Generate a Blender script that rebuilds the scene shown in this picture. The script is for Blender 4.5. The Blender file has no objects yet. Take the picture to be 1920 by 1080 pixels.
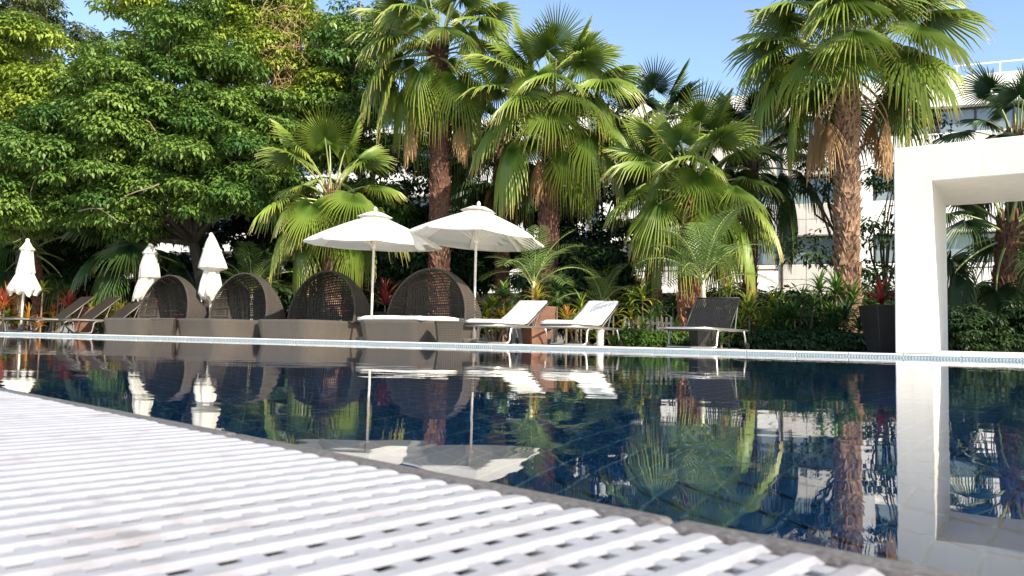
import bpy, bmesh, math, random
import numpy as np
from mathutils import Vector, Matrix

R = math.radians
C = bpy.context.scene.collection
SC = bpy.context.scene

# ------------------------------------------------------------------ camera, sky, sun, exposure
F_PX, CAM_Z, ROLL, PITCH = 1500.0, 0.10, 0.022, math.atan(99.2 / 1500.0)
fw = Vector((0, math.cos(PITCH), math.sin(PITCH)))
r0 = Vector((1, 0, 0)); u0 = r0.cross(fw)
rt = r0 * math.cos(ROLL) + u0 * math.sin(ROLL); up = rt.cross(fw)
cam_d = bpy.data.cameras.new('camera'); cam = bpy.data.objects.new('camera', cam_d); C.objects.link(cam)
cam.matrix_world = Matrix(((rt.x, up.x, -fw.x, 0), (rt.y, up.y, -fw.y, 0), (rt.z, up.z, -fw.z, CAM_Z), (0, 0, 0, 1)))
cam_d.sensor_width = 36; cam_d.lens = 36 * F_PX / 1920
cam_d.clip_start = 0.01; cam_d.clip_end = 2000
cam_d.dof.use_dof = True; cam_d.dof.focus_distance = 9.0; cam_d.dof.aperture_fstop = 18
SC.camera = cam

SUN = Vector((0.51, -0.63, 0.58)).normalized()
w = bpy.data.worlds.new('World'); SC.world = w; w.use_nodes = True
nt = w.node_tree; bg = nt.nodes['Background']
sky = nt.nodes.new('ShaderNodeTexSky'); sky.sky_type = 'NISHITA'; sky.sun_disc = False
sky.sun_elevation = math.asin(SUN.z); sky.sun_rotation = math.atan2(SUN.x, SUN.y)
sky.air_density = 1.0; sky.dust_density = 0.4; sky.ozone_density = 1.3
nt.links.new(sky.outputs[0], bg.inputs[0]); bg.inputs[1].default_value = 0.15
sd = bpy.data.lights.new('sun', 'SUN'); sd.energy = 5.0; sd.angle = R(0.5); sd.color = (1, 0.90, 0.74)
so = bpy.data.objects.new('sun', sd); C.objects.link(so); so.rotation_euler = SUN.to_track_quat('Z', 'Y').to_euler()
SC.view_settings.view_transform = 'Standard'; SC.view_settings.look = 'None'
SC.view_settings.exposure = 0.9; SC.view_settings.gamma = 1; SC.view_settings.use_curve_mapping = False
SC.cycles.max_bounces = 8; SC.cycles.transparent_max_bounces = 12; SC.cycles.sample_clamp_indirect = 6

# ------------------------------------------------------------------ placing helpers (photo ray at a real depth)
def ray(u, v): return fw + rt * ((u - 960) / F_PX) - up * ((v - 540) / F_PX)
def at(u, v, Y):
    d = ray(u, v); t = Y / d.y
    return Vector((d.x * t, Y, CAM_Z + d.z * t))
def xz(u, v, Y):
    p = at(u, v, Y); return p.x, p.z
def horizon(u): return 640 + 0.022 * (u - 960)
DECK = 0.05
def edgeY(x): return 11.6 - 0.45 * x          # far pool edge
ED = Vector((1, -0.45, 0)).normalized()         # along the far edge
EN = Vector((0.45, 1, 0)).normalized()          # away from the pool

# ------------------------------------------------------------------ materials
def mat(name, col, rough=0.6, var=0.15, scale=6.0, bump=0.0, bscale=40.0, metallic=0.0, spec=0.5, trans=0.0, col2=None, stretch=None):
    m = bpy.data.materials.new(name); m.use_nodes = True
    t = m.node_tree; p = t.nodes['Principled BSDF']
    p.inputs['Roughness'].default_value = rough; p.inputs['Metallic'].default_value = metallic
    p.inputs['Specular IOR Level'].default_value = spec
    tc = t.nodes.new('ShaderNodeTexCoord'); mp = t.nodes.new('ShaderNodeMapping')
    t.links.new(tc.outputs['Object'], mp.inputs[0])
    if stretch: mp.inputs['Scale'].default_value = stretch
    nz = t.nodes.new('ShaderNodeTexNoise'); nz.inputs['Scale'].default_value = scale; nz.inputs['Detail'].default_value = 6
    t.links.new(mp.outputs[0], nz.inputs[0])
    cr = t.nodes.new('ShaderNodeValToRGB')
    c2 = col2 or tuple(max(0, c * (1 + var)) for c in col); c1 = tuple(c * (1 - var) for c in col)
    cr.color_ramp.elements[0].color = (*c1, 1); cr.color_ramp.elements[1].color = (*c2, 1)
    cr.color_ramp.elements[0].position = 0.32; cr.color_ramp.elements[1].position = 0.68
    t.links.new(nz.outputs[0], cr.inputs[0]); t.links.new(cr.outputs[0], p.inputs['Base Color'])
    if bump:
        nb = t.nodes.new('ShaderNodeTexNoise'); nb.inputs['Scale'].default_value = bscale; nb.inputs['Detail'].default_value = 8
        t.links.new(mp.outputs[0], nb.inputs[0])
        b = t.nodes.new('ShaderNodeBump'); b.inputs['Strength'].default_value = bump; b.inputs['Distance'].default_value = 0.02
        t.links.new(nb.outputs[0], b.inputs['Height']); t.links.new(b.outputs[0], p.inputs['Normal'])
    if trans:
        tr = t.nodes.new('ShaderNodeBsdfTranslucent'); mx = t.nodes.new('ShaderNodeMixShader'); mx.inputs[0].default_value = trans
        t.links.new(cr.outputs[0], tr.inputs[0]); out = t.nodes['Material Output']
        t.links.new(p.outputs[0], mx.inputs[1]); t.links.new(tr.outputs[0], mx.inputs[2]); t.links.new(mx.outputs[0], out.inputs[0])
    return m

def leafmat(name, dark, light, attr='tint', trans=0.35, rough=0.42, tipcol=None, rnd=0.25):
    """leaf: colour by a per-leaf attribute, per-object random brightness, optional dry tips, some translucency"""
    m = bpy.data.materials.new(name); m.use_nodes = True
    t = m.node_tree; p = t.nodes['Principled BSDF']; p.inputs['Roughness'].default_value = rough
    p.inputs['Specular IOR Level'].default_value = 0.4
    a = t.nodes.new('ShaderNodeAttribute'); a.attribute_name = attr
    cr = t.nodes.new('ShaderNodeValToRGB')
    cr.color_ramp.elements[0].color = (*dark, 1); cr.color_ramp.elements[1].color = (*light, 1)
    if tipcol:
        cr.color_ramp.elements[1].position = 0.72
        e = cr.color_ramp.elements.new(1.0); e.color = (*tipcol, 1)
    t.links.new(a.outputs['Fac'], cr.inputs[0])
    oi = t.nodes.new('ShaderNodeObjectInfo'); mr = t.nodes.new('ShaderNodeMapRange')
    mr.inputs['To Min'].default_value = 1 - rnd; mr.inputs['To Max'].default_value = 1 + rnd
    t.links.new(oi.outputs['Random'], mr.inputs['Value'])
    hs = t.nodes.new('ShaderNodeHueSaturation'); t.links.new(cr.outputs[0], hs.inputs['Color']); t.links.new(mr.outputs[0], hs.inputs['Value'])
    t.links.new(hs.outputs[0], p.inputs['Base Color'])
    tr = t.nodes.new('ShaderNodeBsdfTranslucent'); mx = t.nodes.new('ShaderNodeMixShader'); mx.inputs[0].default_value = trans
    t.links.new(hs.outputs[0], tr.inputs[0])
    t.links.new(p.outputs[0], mx.inputs[1]); t.links.new(tr.outputs[0], mx.inputs[2])
    t.links.new(mx.outputs[0], t.nodes['Material Output'].inputs[0])
    return m

MAT = {}
MAT['white_plaster'] = mat('white_plaster', (0.74, 0.70, 0.63), 0.75, 0.03, 2.5, 0.12, 60)
MAT['building_white'] = mat('building_white', (0.80, 0.78, 0.74), 0.8, 0.04, 1.2)
MAT['stone_panel'] = mat('stone_panel', (0.58, 0.54, 0.48), 0.7, 0.10, 1.5, 0.1, 25)
MAT['grey_recess'] = mat('grey_recess', (0.30, 0.30, 0.29), 0.8, 0.1)
MAT['dark_frame'] = mat('dark_frame', (0.025, 0.025, 0.028), 0.4, 0.1)
MAT['curtain'] = mat('curtain', (0.42, 0.46, 0.45), 0.8, 0.15, 1.2, stretch=(6, 6, 0.3))
MAT['steel'] = mat('steel', (0.62, 0.60, 0.57), 0.28, 0.08, 20, metallic=0.85)
MAT['rattan'] = mat('rattan', (0.036, 0.028, 0.022), 0.5, 0.3, 30, 0.5, 150)
MAT['rattan_weave'] = mat('rattan_weave', (0.115, 0.094, 0.075), 0.5, 0.22, 60, 0.9, 220, stretch=(1, 1, 3))
MAT['rattan_band'] = mat('rattan_band', (0.070, 0.056, 0.045), 0.5, 0.25, 60, 0.9, 220)
MAT['rattan_black'] = mat('rattan_black', (0.022, 0.021, 0.023), 0.5, 0.3, 30)
MAT['frame_grey'] = mat('frame_grey', (0.17, 0.15, 0.135), 0.45, 0.12, 12, metallic=0.2)
MAT['cushion'] = mat('cushion', (0.78, 0.75, 0.68), 0.9, 0.05, 4, 0.6, 9)
MAT['canopy'] = mat('canopy', (0.80, 0.77, 0.70), 0.85, 0.04, 3, 0.35, 9, trans=0.32)
MAT['pole_white'] = mat('pole_white', (0.72, 0.67, 0.58), 0.35, 0.05, 8)
MAT['pot_brown'] = mat('pot_brown', (0.16, 0.075, 0.045), 0.6, 0.2, 8, 0.2, 40)
MAT['pot_dark'] = mat('pot_dark', (0.014, 0.012, 0.012), 0.5, 0.2, 8)
MAT['soil'] = mat('soil', (0.045, 0.033, 0.022), 0.95, 0.4, 3, 0.6, 20)
MAT['deck'] = mat('deck', (0.56, 0.52, 0.45), 0.7, 0.1, 4, 0.1, 60)
MAT['coping'] = mat('coping', (0.72, 0.70, 0.65), 0.5, 0.05, 6, 0.08, 50)
MAT['mosaic_blue'] = mat('mosaic_blue', (0.15, 0.225, 0.275), 0.2, 0.35, 30)
MAT['mosaic_pale'] = mat('mosaic_pale', (0.62, 0.68, 0.70), 0.25, 0.08, 30)
MAT['grout'] = mat('grout', (0.13, 0.21, 0.29), 0.7, 0.1, 6)
MAT['granite'] = mat('granite', (0.13, 0.115, 0.105), 0.4, 0.4, 260, 0.12, 300)
MAT['drain_dark'] = mat('drain_dark', (0.016, 0.014, 0.012), 0.8, 0.3, 30)
MAT['bark_palm'] = mat('bark_palm', (0.16, 0.085, 0.05), 0.85, 0.5, 14, 0.8, 40, stretch=(1, 1, 4))
MAT['boot'] = mat('boot', (0.27, 0.16, 0.097), 0.8, 0.45, 9, 0.5, 50)
MAT['boot_red'] = mat('boot_red', (0.28, 0.115, 0.06), 0.8, 0.4, 9, 0.5, 50)
MAT['fibre'] = mat('fibre', (0.12, 0.055, 0.035), 0.9, 0.5, 20)
MAT['bark'] = mat('bark', (0.21, 0.155, 0.11), 0.85, 0.3, 8, 0.6, 30, stretch=(1, 1, 0.3))
MAT['bark_dark'] = mat('bark_dark', (0.045, 0.036, 0.028), 0.85, 0.3, 8, 0.6, 30)
MAT['dry'] = mat('dry', (0.46, 0.29, 0.16), 0.9, 0.3, 6, trans=0.2)
MAT['stem_pale'] = mat('stem_pale', (0.50, 0.50, 0.33), 0.5, 0.15, 8)

MAT['petiole'] = mat('petiole', (0.26, 0.30, 0.09), 0.5, 0.2, 6)
MAT['fan'] = leafmat('fan', (0.075, 0.145, 0.020), (0.23, 0.30, 0.045), 'tip', 0.24, 0.40, (0.36, 0.25, 0.09))  # inner blade darkened to paint shade into the crowns, outer part kept light
MAT['fan_dark'] = leafmat('fan_dark', (0.022, 0.055, 0.02), (0.065, 0.12, 0.03), 'tip', 0.2, 0.40, (0.15, 0.15, 0.06))  # darker copy of fan, shade put into the frond colour
MAT['fan_dry'] = leafmat('fan_dry', (0.42, 0.25, 0.11), (0.48, 0.30, 0.14), 'tip', 0.25, 0.8, (0.34, 0.20, 0.10))
MAT['feather'] = leafmat('feather', (0.08, 0.16, 0.035), (0.20, 0.27, 0.08), 'tip', 0.3, 0.4)
MAT['leaf_tree'] = leafmat('leaf_tree', (0.035, 0.105, 0.022), (0.21, 0.31, 0.055), 'tint', 0.22, 0.42, rnd=0)
MAT['leaf_lime'] = leafmat('leaf_lime', (0.09, 0.17, 0.02), (0.34, 0.41, 0.055), 'tint', 0.25, 0.45, rnd=0)
MAT['leaf_olive'] = leafmat('leaf_olive', (0.07, 0.10, 0.03), (0.17, 0.19, 0.06), 'tint', 0.3, 0.5, rnd=0)
MAT['leaf_dark'] = leafmat('leaf_dark', (0.012, 0.032, 0.012), (0.045, 0.085, 0.025), 'tint', 0.2, 0.45, rnd=0)  # deep leaf green, made darker still to stand in for shade under the trees
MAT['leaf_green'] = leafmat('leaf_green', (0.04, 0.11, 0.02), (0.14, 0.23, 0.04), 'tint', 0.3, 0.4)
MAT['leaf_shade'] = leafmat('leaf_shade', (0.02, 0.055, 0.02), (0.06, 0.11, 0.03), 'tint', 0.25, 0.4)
MAT['leaf_yellow'] = leafmat('leaf_yellow', (0.26, 0.30, 0.03), (0.52, 0.46, 0.06), 'tint', 0.35, 0.4)
MAT['leaf_orange'] = leafmat('leaf_orange', (0.44, 0.14, 0.03), (0.55, 0.28, 0.05), 'tint', 0.35, 0.4)
MAT['leaf_red'] = leafmat('leaf_red', (0.30, 0.03, 0.03), (0.48, 0.09, 0.05), 'tint', 0.3, 0.4)
MAT['leaf_maroon'] = leafmat('leaf_maroon', (0.12, 0.015, 0.025), (0.26, 0.04, 0.05), 'tint', 0.3, 0.4)

def tile_material():
    m = mat('pool_tile', (0.016, 0.068, 0.175), 0.25, 0.3, 2.0)
    t = m.node_tree; p = t.nodes['Principled BSDF']
    src = p.inputs['Base Color'].links[0].from_socket
    oi = t.nodes.new('ShaderNodeObjectInfo'); mr = t.nodes.new('ShaderNodeMapRange')
    mr.inputs['To Min'].default_value = 0.45; mr.inputs['To Max'].default_value = 1.5
    hs = t.nodes.new('ShaderNodeHueSaturation')
    t.links.new(oi.outputs['Random'], mr.inputs['Value']); t.links.new(mr.outputs[0], hs.inputs['Value'])
    t.links.new(src, hs.inputs['Color']); t.links.new(hs.outputs[0], p.inputs['Base Color'])
    return m
MAT['pool_tile'] = tile_material()

def water_material():
    m = bpy.data.materials.new('water'); m.use_nodes = True; t = m.node_tree
    for n in list(t.nodes):
        if n.type != 'OUTPUT_MATERIAL': t.nodes.remove(n)
    out = [n for n in t.nodes if n.type == 'OUTPUT_MATERIAL'][0]
    tc = t.nodes.new('ShaderNodeTexCoord')
    def nz(scale, rot, detail=2):
        mp = t.nodes.new('ShaderNodeMapping'); mp.inputs['Scale'].default_value = scale; mp.inputs['Rotation'].default_value = (0, 0, rot)
        t.links.new(tc.outputs['Object'], mp.inputs[0])
        n = t.nodes.new('ShaderNodeTexNoise'); n.inputs['Scale'].default_value = 1; n.inputs['Detail'].default_value = detail
        t.links.new(mp.outputs[0], n.inputs[0]); return n.outputs[0]
    a, b = nz((5, 9, 1), 0.4), nz((1.2, 2.2, 1), -0.3, 1)
    big = nz((0.35, 0.5, 1), 0.2, 1)          # calm and ruffled areas
    mul = t.nodes.new('ShaderNodeMath'); mul.operation = 'MULTIPLY'; t.links.new(a, mul.inputs[0]); t.links.new(big, mul.inputs[1])
    ad = t.nodes.new('ShaderNodeMath'); ad.operation = 'MULTIPLY_ADD'; t.links.new(b, ad.inputs[0]); ad.inputs[1].default_value = 1.2
    t.links.new(mul.outputs[0], ad.inputs[2])
    bp = t.nodes.new('ShaderNodeBump'); bp.inputs['Strength'].default_value = 1.0; bp.inputs['Distance'].default_value = 0.0010
    t.links.new(ad.outputs[0], bp.inputs['Height'])
    fr = t.nodes.new('ShaderNodeFresnel'); fr.inputs['IOR'].default_value = 1.333
    gl = t.nodes.new('ShaderNodeBsdfGlossy'); gl.inputs['Roughness'].default_value = 0.0; gl.inputs['Color'].default_value = (1, 1, 1, 1)
    rf = t.nodes.new('ShaderNodeBsdfRefraction'); rf.inputs['IOR'].default_value = 1.333; rf.inputs['Roughness'].default_value = 0
    rf.inputs['Color'].default_value = (0.72, 0.90, 0.96, 1)
    mx = t.nodes.new('ShaderNodeMixShader')
    for n in (gl, rf): t.links.new(bp.outputs[0], n.inputs['Normal'])
    t.links.new(bp.outputs[0], fr.inputs['Normal'])
    t.links.new(fr.outputs[0], mx.inputs[0]); t.links.new(rf.outputs[0], mx.inputs[1]); t.links.new(gl.outputs[0], mx.inputs[2])
    t.links.new(mx.outputs[0], out.inputs[0])
    return m
MAT['water'] = water_material()

def glass_material():
    m = bpy.data.materials.new('window_glass'); m.use_nodes = True; p = m.node_tree.nodes['Principled BSDF']
    p.inputs['Base Color'].default_value = (0.16, 0.20, 0.21, 1); p.inputs['Roughness'].default_value = 0.08
    p.inputs['Specular IOR Level'].default_value = 0.9
    return m
MAT['glass'] = glass_material()

def rib_material():
    m = mat('grate_plastic', (0.35, 0.345, 0.36), 0.42, 0.04, 12, 0.1, 60)
    t = m.node_tree; p = t.nodes['Principled BSDF']; src = p.inputs['Base Color'].links[0].from_socket
    tc = t.nodes.new('ShaderNodeTexCoord'); oi = t.nodes.new('ShaderNodeObjectInfo')
    geo = t.nodes.new('ShaderNodeNewGeometry'); n = t.nodes.new('ShaderNodeTexNoise'); n.inputs['Scale'].default_value = 38; n.inputs['Detail'].default_value = 6
    t.links.new(geo.outputs['Position'], n.inputs[0])
    n2 = t.nodes.new('ShaderNodeTexNoise'); n2.inputs['Scale'].default_value = 9; n2.inputs['Detail'].default_value = 3; t.links.new(geo.outputs['Position'], n2.inputs[0])
    mu = t.nodes.new('ShaderNodeMath'); mu.operation = 'MULTIPLY'; t.links.new(n.outputs[0], mu.inputs[0]); t.links.new(n2.outputs[0], mu.inputs[1])
    cr = t.nodes.new('ShaderNodeValToRGB'); cr.color_ramp.elements[0].position = 0.28; cr.color_ramp.elements[1].position = 0.50
    cr.color_ramp.elements[0].color = (0, 0, 0, 1); cr.color_ramp.elements[1].color = (0.75, 0.75, 0.75, 1)
    t.links.new(mu.outputs[0], cr.inputs[0])
    mx = t.nodes.new('ShaderNodeMix'); mx.data_type = 'RGBA'; mx.inputs['B'].default_value = (0.21, 0.17, 0.135, 1)   # grime
    t.links.new(cr.outputs[0], mx.inputs['Factor']); t.links.new(src, mx.inputs['A']); t.links.new(mx.outputs['Result'], p.inputs['Base Color'])
    return m
MAT['grate'] = rib_material()
def stain(mname, amount=.16, tint=(.52, .45, .36)):
    t = MAT[mname].node_tree; p = t.nodes['Principled BSDF']; src = p.inputs['Base Color'].links[0].from_socket
    tc = t.nodes.new('ShaderNodeTexCoord'); mp = t.nodes.new('ShaderNodeMapping'); mp.inputs['Scale'].default_value = (5, 5, .5)
    n = t.nodes.new('ShaderNodeTexNoise'); n.inputs['Scale'].default_value = 1.6; n.inputs['Detail'].default_value = 7; n.inputs['Roughness'].default_value = .65
    cr = t.nodes.new('ShaderNodeValToRGB'); cr.color_ramp.elements[0].position = .5; cr.color_ramp.elements[1].position = .78
    cr.color_ramp.elements[0].color = (0, 0, 0, 1); cr.color_ramp.elements[1].color = (amount,) * 3 + (1,)
    mx = t.nodes.new('ShaderNodeMix'); mx.data_type = 'RGBA'; mx.inputs['B'].default_value = (*tint, 1)
    t.links.new(tc.outputs['Object'], mp.inputs[0]); t.links.new(mp.outputs[0], n.inputs[0]); t.links.new(n.outputs[0], cr.inputs[0])
    t.links.new(cr.outputs[0], mx.inputs['Factor']); t.links.new(src, mx.inputs['A']); t.links.new(mx.outputs['Result'], p.inputs['Base Color'])
stain('white_plaster', .35); stain('building_white', .4); stain('stone_panel', .4, (.30, .26, .21)); stain('rattan_weave', .5, (.07, .06, .05))

# ------------------------------------------------------------------ mesh helpers
class MB:
    def __init__(s): s.v = []; s.f = []; s.m = []; s.att = []
    def add(s, vs, fs, m=0, att=None):
        o = len(s.v); s.v += [tuple(x) for x in vs]; s.f += [tuple(i + o for i in f) for f in fs]; s.m += [m] * len(fs)
        s.att += (att if att is not None else [0.0] * len(vs))
    def box(s, c, size, rot=None, m=0):
        hx, hy, hz = [k / 2 for k in size]
        vs = [Vector((x, y, z)) for x in (-hx, hx) for y in (-hy, hy) for z in (-hz, hz)]
        if rot is not None: vs = [rot @ p for p in vs]
        c = Vector(c)
        s.add([p + c for p in vs], [(0, 1, 3, 2), (4, 6, 7, 5), (0, 4, 5, 1), (2, 3, 7, 6), (0, 2, 6, 4), (1, 5, 7, 3)], m)
    def tube(s, pts, rad, n=8, m=0, caps=True):
        pts = [Vector(p) for p in pts]
        if not isinstance(rad, (list, tuple)): rad = [rad] * len(pts)
        vs = []; fs = []; prev = None
        for i, p in enumerate(pts):
            d = (pts[min(i + 1, len(pts) - 1)] - pts[max(i - 1, 0)]).normalized()
            if prev is None:
                a = d.orthogonal().normalized()
            else:
                a = prev - d * prev.dot(d); a = a.normalized() if a.length > 1e-6 else d.orthogonal().normalized()
            prev = a; b = d.cross(a)
            for k in range(n):
                t = 2 * math.pi * k / n; vs.append(p + (a * math.cos(t) + b * math.sin(t)) * rad[i])
        for i in range(len(pts) - 1):
            for k in range(n):
                k2 = (k + 1) % n; fs.append((i * n + k, i * n + k2, (i + 1) * n + k2, (i + 1) * n + k))
        if caps:
            fs.append(tuple(range(n - 1, -1, -1))); L = (len(pts) - 1) * n; fs.append(tuple(L + k for k in range(n)))
        s.add(vs, fs, m)
    def lathe(s, prof, n=16, m=0, fn=None):
        vs = []; fs = []
        for j, (r, z) in enumerate(prof):
            for k in range(n):
                t = 2 * math.pi * k / n; rr = r * (fn(t, j) if fn else 1)
                vs.append((rr * math.cos(t), rr * math.sin(t), z))
        for j in range(len(prof) - 1):
            for k in range(n):
                k2 = (k + 1) % n; fs.append((j * n + k, j * n + k2, (j + 1) * n + k2, (j + 1) * n + k))
        fs.append(tuple(range(n - 1, -1, -1))); L = (len(prof) - 1) * n; fs.append(tuple(L + k for k in range(n)))
        s.add(vs, fs, m)
    def prism(s, poly, z0, z1, m=0):
        n = len(poly); vs = [(x, y, z0) for x, y in poly] + [(x, y, z1) for x, y in poly]
        s.add(vs, [tuple(range(n - 1, -1, -1)), tuple(range(n, 2 * n))] + [(k, (k + 1) % n, n + (k + 1) % n, n + k) for k in range(n)], m)
    def mesh(s, name, mats, smooth=False, attr=None):
        me = bpy.data.meshes.new(name); me.from_pydata(s.v, [], s.f)
        for mm in mats: me.materials.append(mm)
        if any(s.m): me.polygons.foreach_set('material_index', s.m)
        if smooth: me.polygons.foreach_set('use_smooth', [True] * len(me.polygons))
        if attr:
            a = me.attributes.new(attr, 'FLOAT', 'POINT'); a.data.foreach_set('value', s.att)
        me.update(); return me
    def build(s, name, mats, parent=None, loc=None, smooth=False, attr=None, bevel=0, seg=2):
        if not isinstance(mats, (list, tuple)): mats = [mats]
        return place(name, s.mesh(name, mats, smooth, attr), parent, loc, bevel=bevel, seg=seg)

def place(name, me, parent=None, loc=None, rot=None, scale=None, bevel=0, seg=2):
    o = bpy.data.objects.new(name, me); C.objects.link(o)
    if parent is not None: o.parent = parent
    if loc is not None: o.location = loc
    if rot is not None: o.rotation_euler = rot
    if scale is not None: o.scale = (scale,) * 3 if isinstance(scale, (int, float)) else scale
    if bevel:
        b = o.modifiers.new('bevel', 'BEVEL'); b.width = bevel; b.segments = seg; b.limit_method = 'ANGLE'; b.angle_limit = R(35)
    return o
def tag(o, label=None, cat=None, group=None, kind=None):
    if label: o['label'] = label
    if cat: o['category'] = cat
    if group: o['group'] = group
    if kind: o['kind'] = kind
    return o
def thing(name, label, cat, loc, rz=0, group=None):
    o = bpy.data.objects.new(name, None); C.objects.link(o); o.location = loc; o.rotation_euler = (0, 0, rz); o.empty_display_size = 0.1
    return tag(o, label, cat, group)
def copy_tree(o, parent=None):
    c = o.copy(); C.objects.link(c)
    if parent is not None: c.parent = parent
    for ch in list(o.children): copy_tree(ch, c)
    return c
def relink(o, mats_by_slot):
    for i, mm in enumerate(mats_by_slot):
        o.material_slots[i].link = 'OBJECT'; o.material_slots[i].material = mm

# ------------------------------------------------------------------ ground, pool, decks
def nearY(x): return 0.553 - 0.945 * x          # near pool edge (granite kerb)
NE = Vector((1, -0.945, 0)).normalized(); NN = Vector((0.945, 1, 0)).normalized()   # along / towards the water
N0 = Vector((-0.156, nearY(-0.156), 0))
apex = ((0.553 - 11.6) / (0.945 - 0.45)); apex = (apex, edgeY(apex)); XR = 25.0

m = MB(); m.add([(apex[0], apex[1], 0), (XR, nearY(XR), 0), (XR, edgeY(XR), 0)], [(0, 1, 2)])
water = tag(m.build('pool_water', MAT['water']), 'still dark blue pool water mirroring palms and parasols', None, None, 'structure')

PD = -1.15
m = MB()
m.add([(apex[0], apex[1], PD - .01), (XR, nearY(XR), PD - .01), (XR, edgeY(XR), PD - .01)], [(0, 1, 2)])
for (xa, ya), (xb, yb) in (((apex[0], apex[1]), (XR, nearY(XR))), ((XR, nearY(XR)), (XR, edgeY(XR))), ((XR, edgeY(XR)), apex)):
    m.add([(xa, ya, PD - .01), (xb, yb, PD - .01), (xb, yb, -.002), (xa, ya, -.002)], [(0, 1, 2, 3)])
basin = tag(m.build('pool_basin', MAT['grout']), None, None, None, 'structure')
# floor tiles: the nearest ones singly, the rest joined
TS = 0.085
def inside(x, y): return y > nearY(x) + 0.06 and y < edgeY(x) - 0.06 and -13 < x < 9
cells = []
for i in range(-230, 130):
    for j in range(-6, 170):
        p = N0 + NE * (i * TS) + NN * (j * TS + .12)
        if inside(p.x, p.y) and abs(p.x) < 0.95 * p.y + 1.6: cells.append((p.length, p.x, p.y))
cells.sort()
rz = math.atan2(NE.y, NE.x)
m = MB(); m.box((0, 0, 0), (TS - .008, TS - .008, .012)); tile_me = m.mesh('tile', [MAT['pool_tile']])
for d, x, y in cells[:300]:
    place('tile', tile_me, basin, (x, y, PD), (0, 0, rz))
rot = Matrix.Rotation(rz, 3, 'Z'); h = (TS - .008) / 2
m = MB()
for d, x, y in cells[300:]:
    m.add([rot @ Vector((a * h, b * h, 0)) + Vector((x, y, PD + .004)) for a, b in ((-1, -1), (1, -1), (1, 1), (-1, 1))], [(0, 1, 2, 3)])
tag(m.build('tile_field', MAT['pool_tile'], basin), None, None, None, 'stuff')

# far side: soil bed sheet, stone deck, coping stones, mosaic waterline
m = MB(); e0, e1 = apex[0] - 60, XR
def back(x, d): p = Vector((x, edgeY(x), 0)) + EN * d; return (p.x, p.y)
a_, b_ = back(-160, .3), back(90, .3); c_, d_ = back(90, 500), back(-160, 500)
m.add([(*a_, .036), (*b_, .036), (*c_, .036), (*d_, .036)], [(0, 1, 2, 3)])
tag(m.build('ground', MAT['soil']), None, None, None, 'structure')
m = MB(); a_, b_, c_, d_ = back(-160, .28), back(60, .28), back(60, 8.5), back(-160, 8.5)
m.add([(*a_, .046), (*b_, .046), (*c_, .046), (*d_, .046)], [(0, 1, 2, 3)])
tag(m.build('pool_deck', MAT['deck']), None, None, None, 'structure')
coping = thing('pool_coping', None, None, (0, 0, 0)); coping['kind'] = 'structure'
m = MB(); m.box((0, .15, .038), (.590, .31, .024)); cop_me = m.mesh('coping_stone', [MAT['coping']])
o0 = Vector((0, edgeY(0), 0)); erz = math.atan2(ED.y, ED.x)
for k in range(-30, 16):
    p = o0 + ED * (k * .6); place('coping_stone', cop_me, coping, p, (0, 0, erz), bevel=.006)
m = MB(); m.box((0, .012, .013), (70, .02, .0255)); o = m.build('mosaic_bed', MAT['mosaic_pale'], coping, o0 - ED * 6); o.rotation_euler = (0, 0, erz)
m = MB()
for k in range(-560, 280):
    x = k * .033
    for zz in (0, 1):
        z0 = .0035 + zz * .010; sh = .008 * (1 if zz else -1)
        m.add([(x, -.001, z0), (x + .017, -.001, z0), (x + .017 + sh, -.001, z0 + .009), (x + sh, -.001, z0 + .009),
               (x, .004, z0), (x + .017, .004, z0), (x + .017 + sh, .004, z0 + .009), (x + sh, .004, z0 + .009)],
              [(0, 1, 2, 3), (0, 4, 5, 1), (3, 2, 6, 7), (0, 3, 7, 4), (1, 5, 6, 2)])
o = m.build('mosaic', MAT['mosaic_blue'], coping, o0); o.rotation_euler = (0, 0, erz); tag(o, None, None, None, 'stuff')

# near side: kerb, drain channel, grate, deck behind the camera
def nside(s, d, z): p = N0 + NE * s + NN * d; return Vector((p.x, p.y, z))
kerb = thing('pool_kerb', None, None, (0, 0, 0)); kerb['kind'] = 'structure'
m = MB(); L = .497
m.box((0, -.012, -.02), (L, .024, .046)); kme = m.mesh('kerb_stone', [MAT['granite']])
for k in range(-12, 8):
    place('kerb_stone', kme, kerb, nside(k * .5 + .1, .0, 0), (0, 0, rz), bevel=.006, seg=3)
m = MB()
for s0, s1, d0, d1 in ((-6, 4, -.47, -.025),):
    m.add([nside(s0, d0, -.10), nside(s1, d0, -.10), nside(s1, d1, -.10), nside(s0, d1, -.10)], [(0, 1, 2, 3)])
    m.add([nside(s0, d1, -.10), nside(s1, d1, -.10), nside(s1, d1, -.003), nside(s0, d1, -.003)], [(0, 1, 2, 3)])
    m.add([nside(s0, d0, -.10), nside(s1, d0, -.10), nside(s1, d0, -.003), nside(s0, d0, -.003)], [(0, 1, 2, 3)])
tag(m.build('drain_channel', MAT['drain_dark']), None, None, None, 'structure')
m = MB(); m.add([nside(-60, -.47, -.002), nside(60, -.47, -.002), nside(60, -60, -.002), nside(-60, -60, -.002)], [(0, 1, 2, 3)])
tag(m.build('near_deck', MAT['deck']), None, None, None, 'structure')

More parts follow.
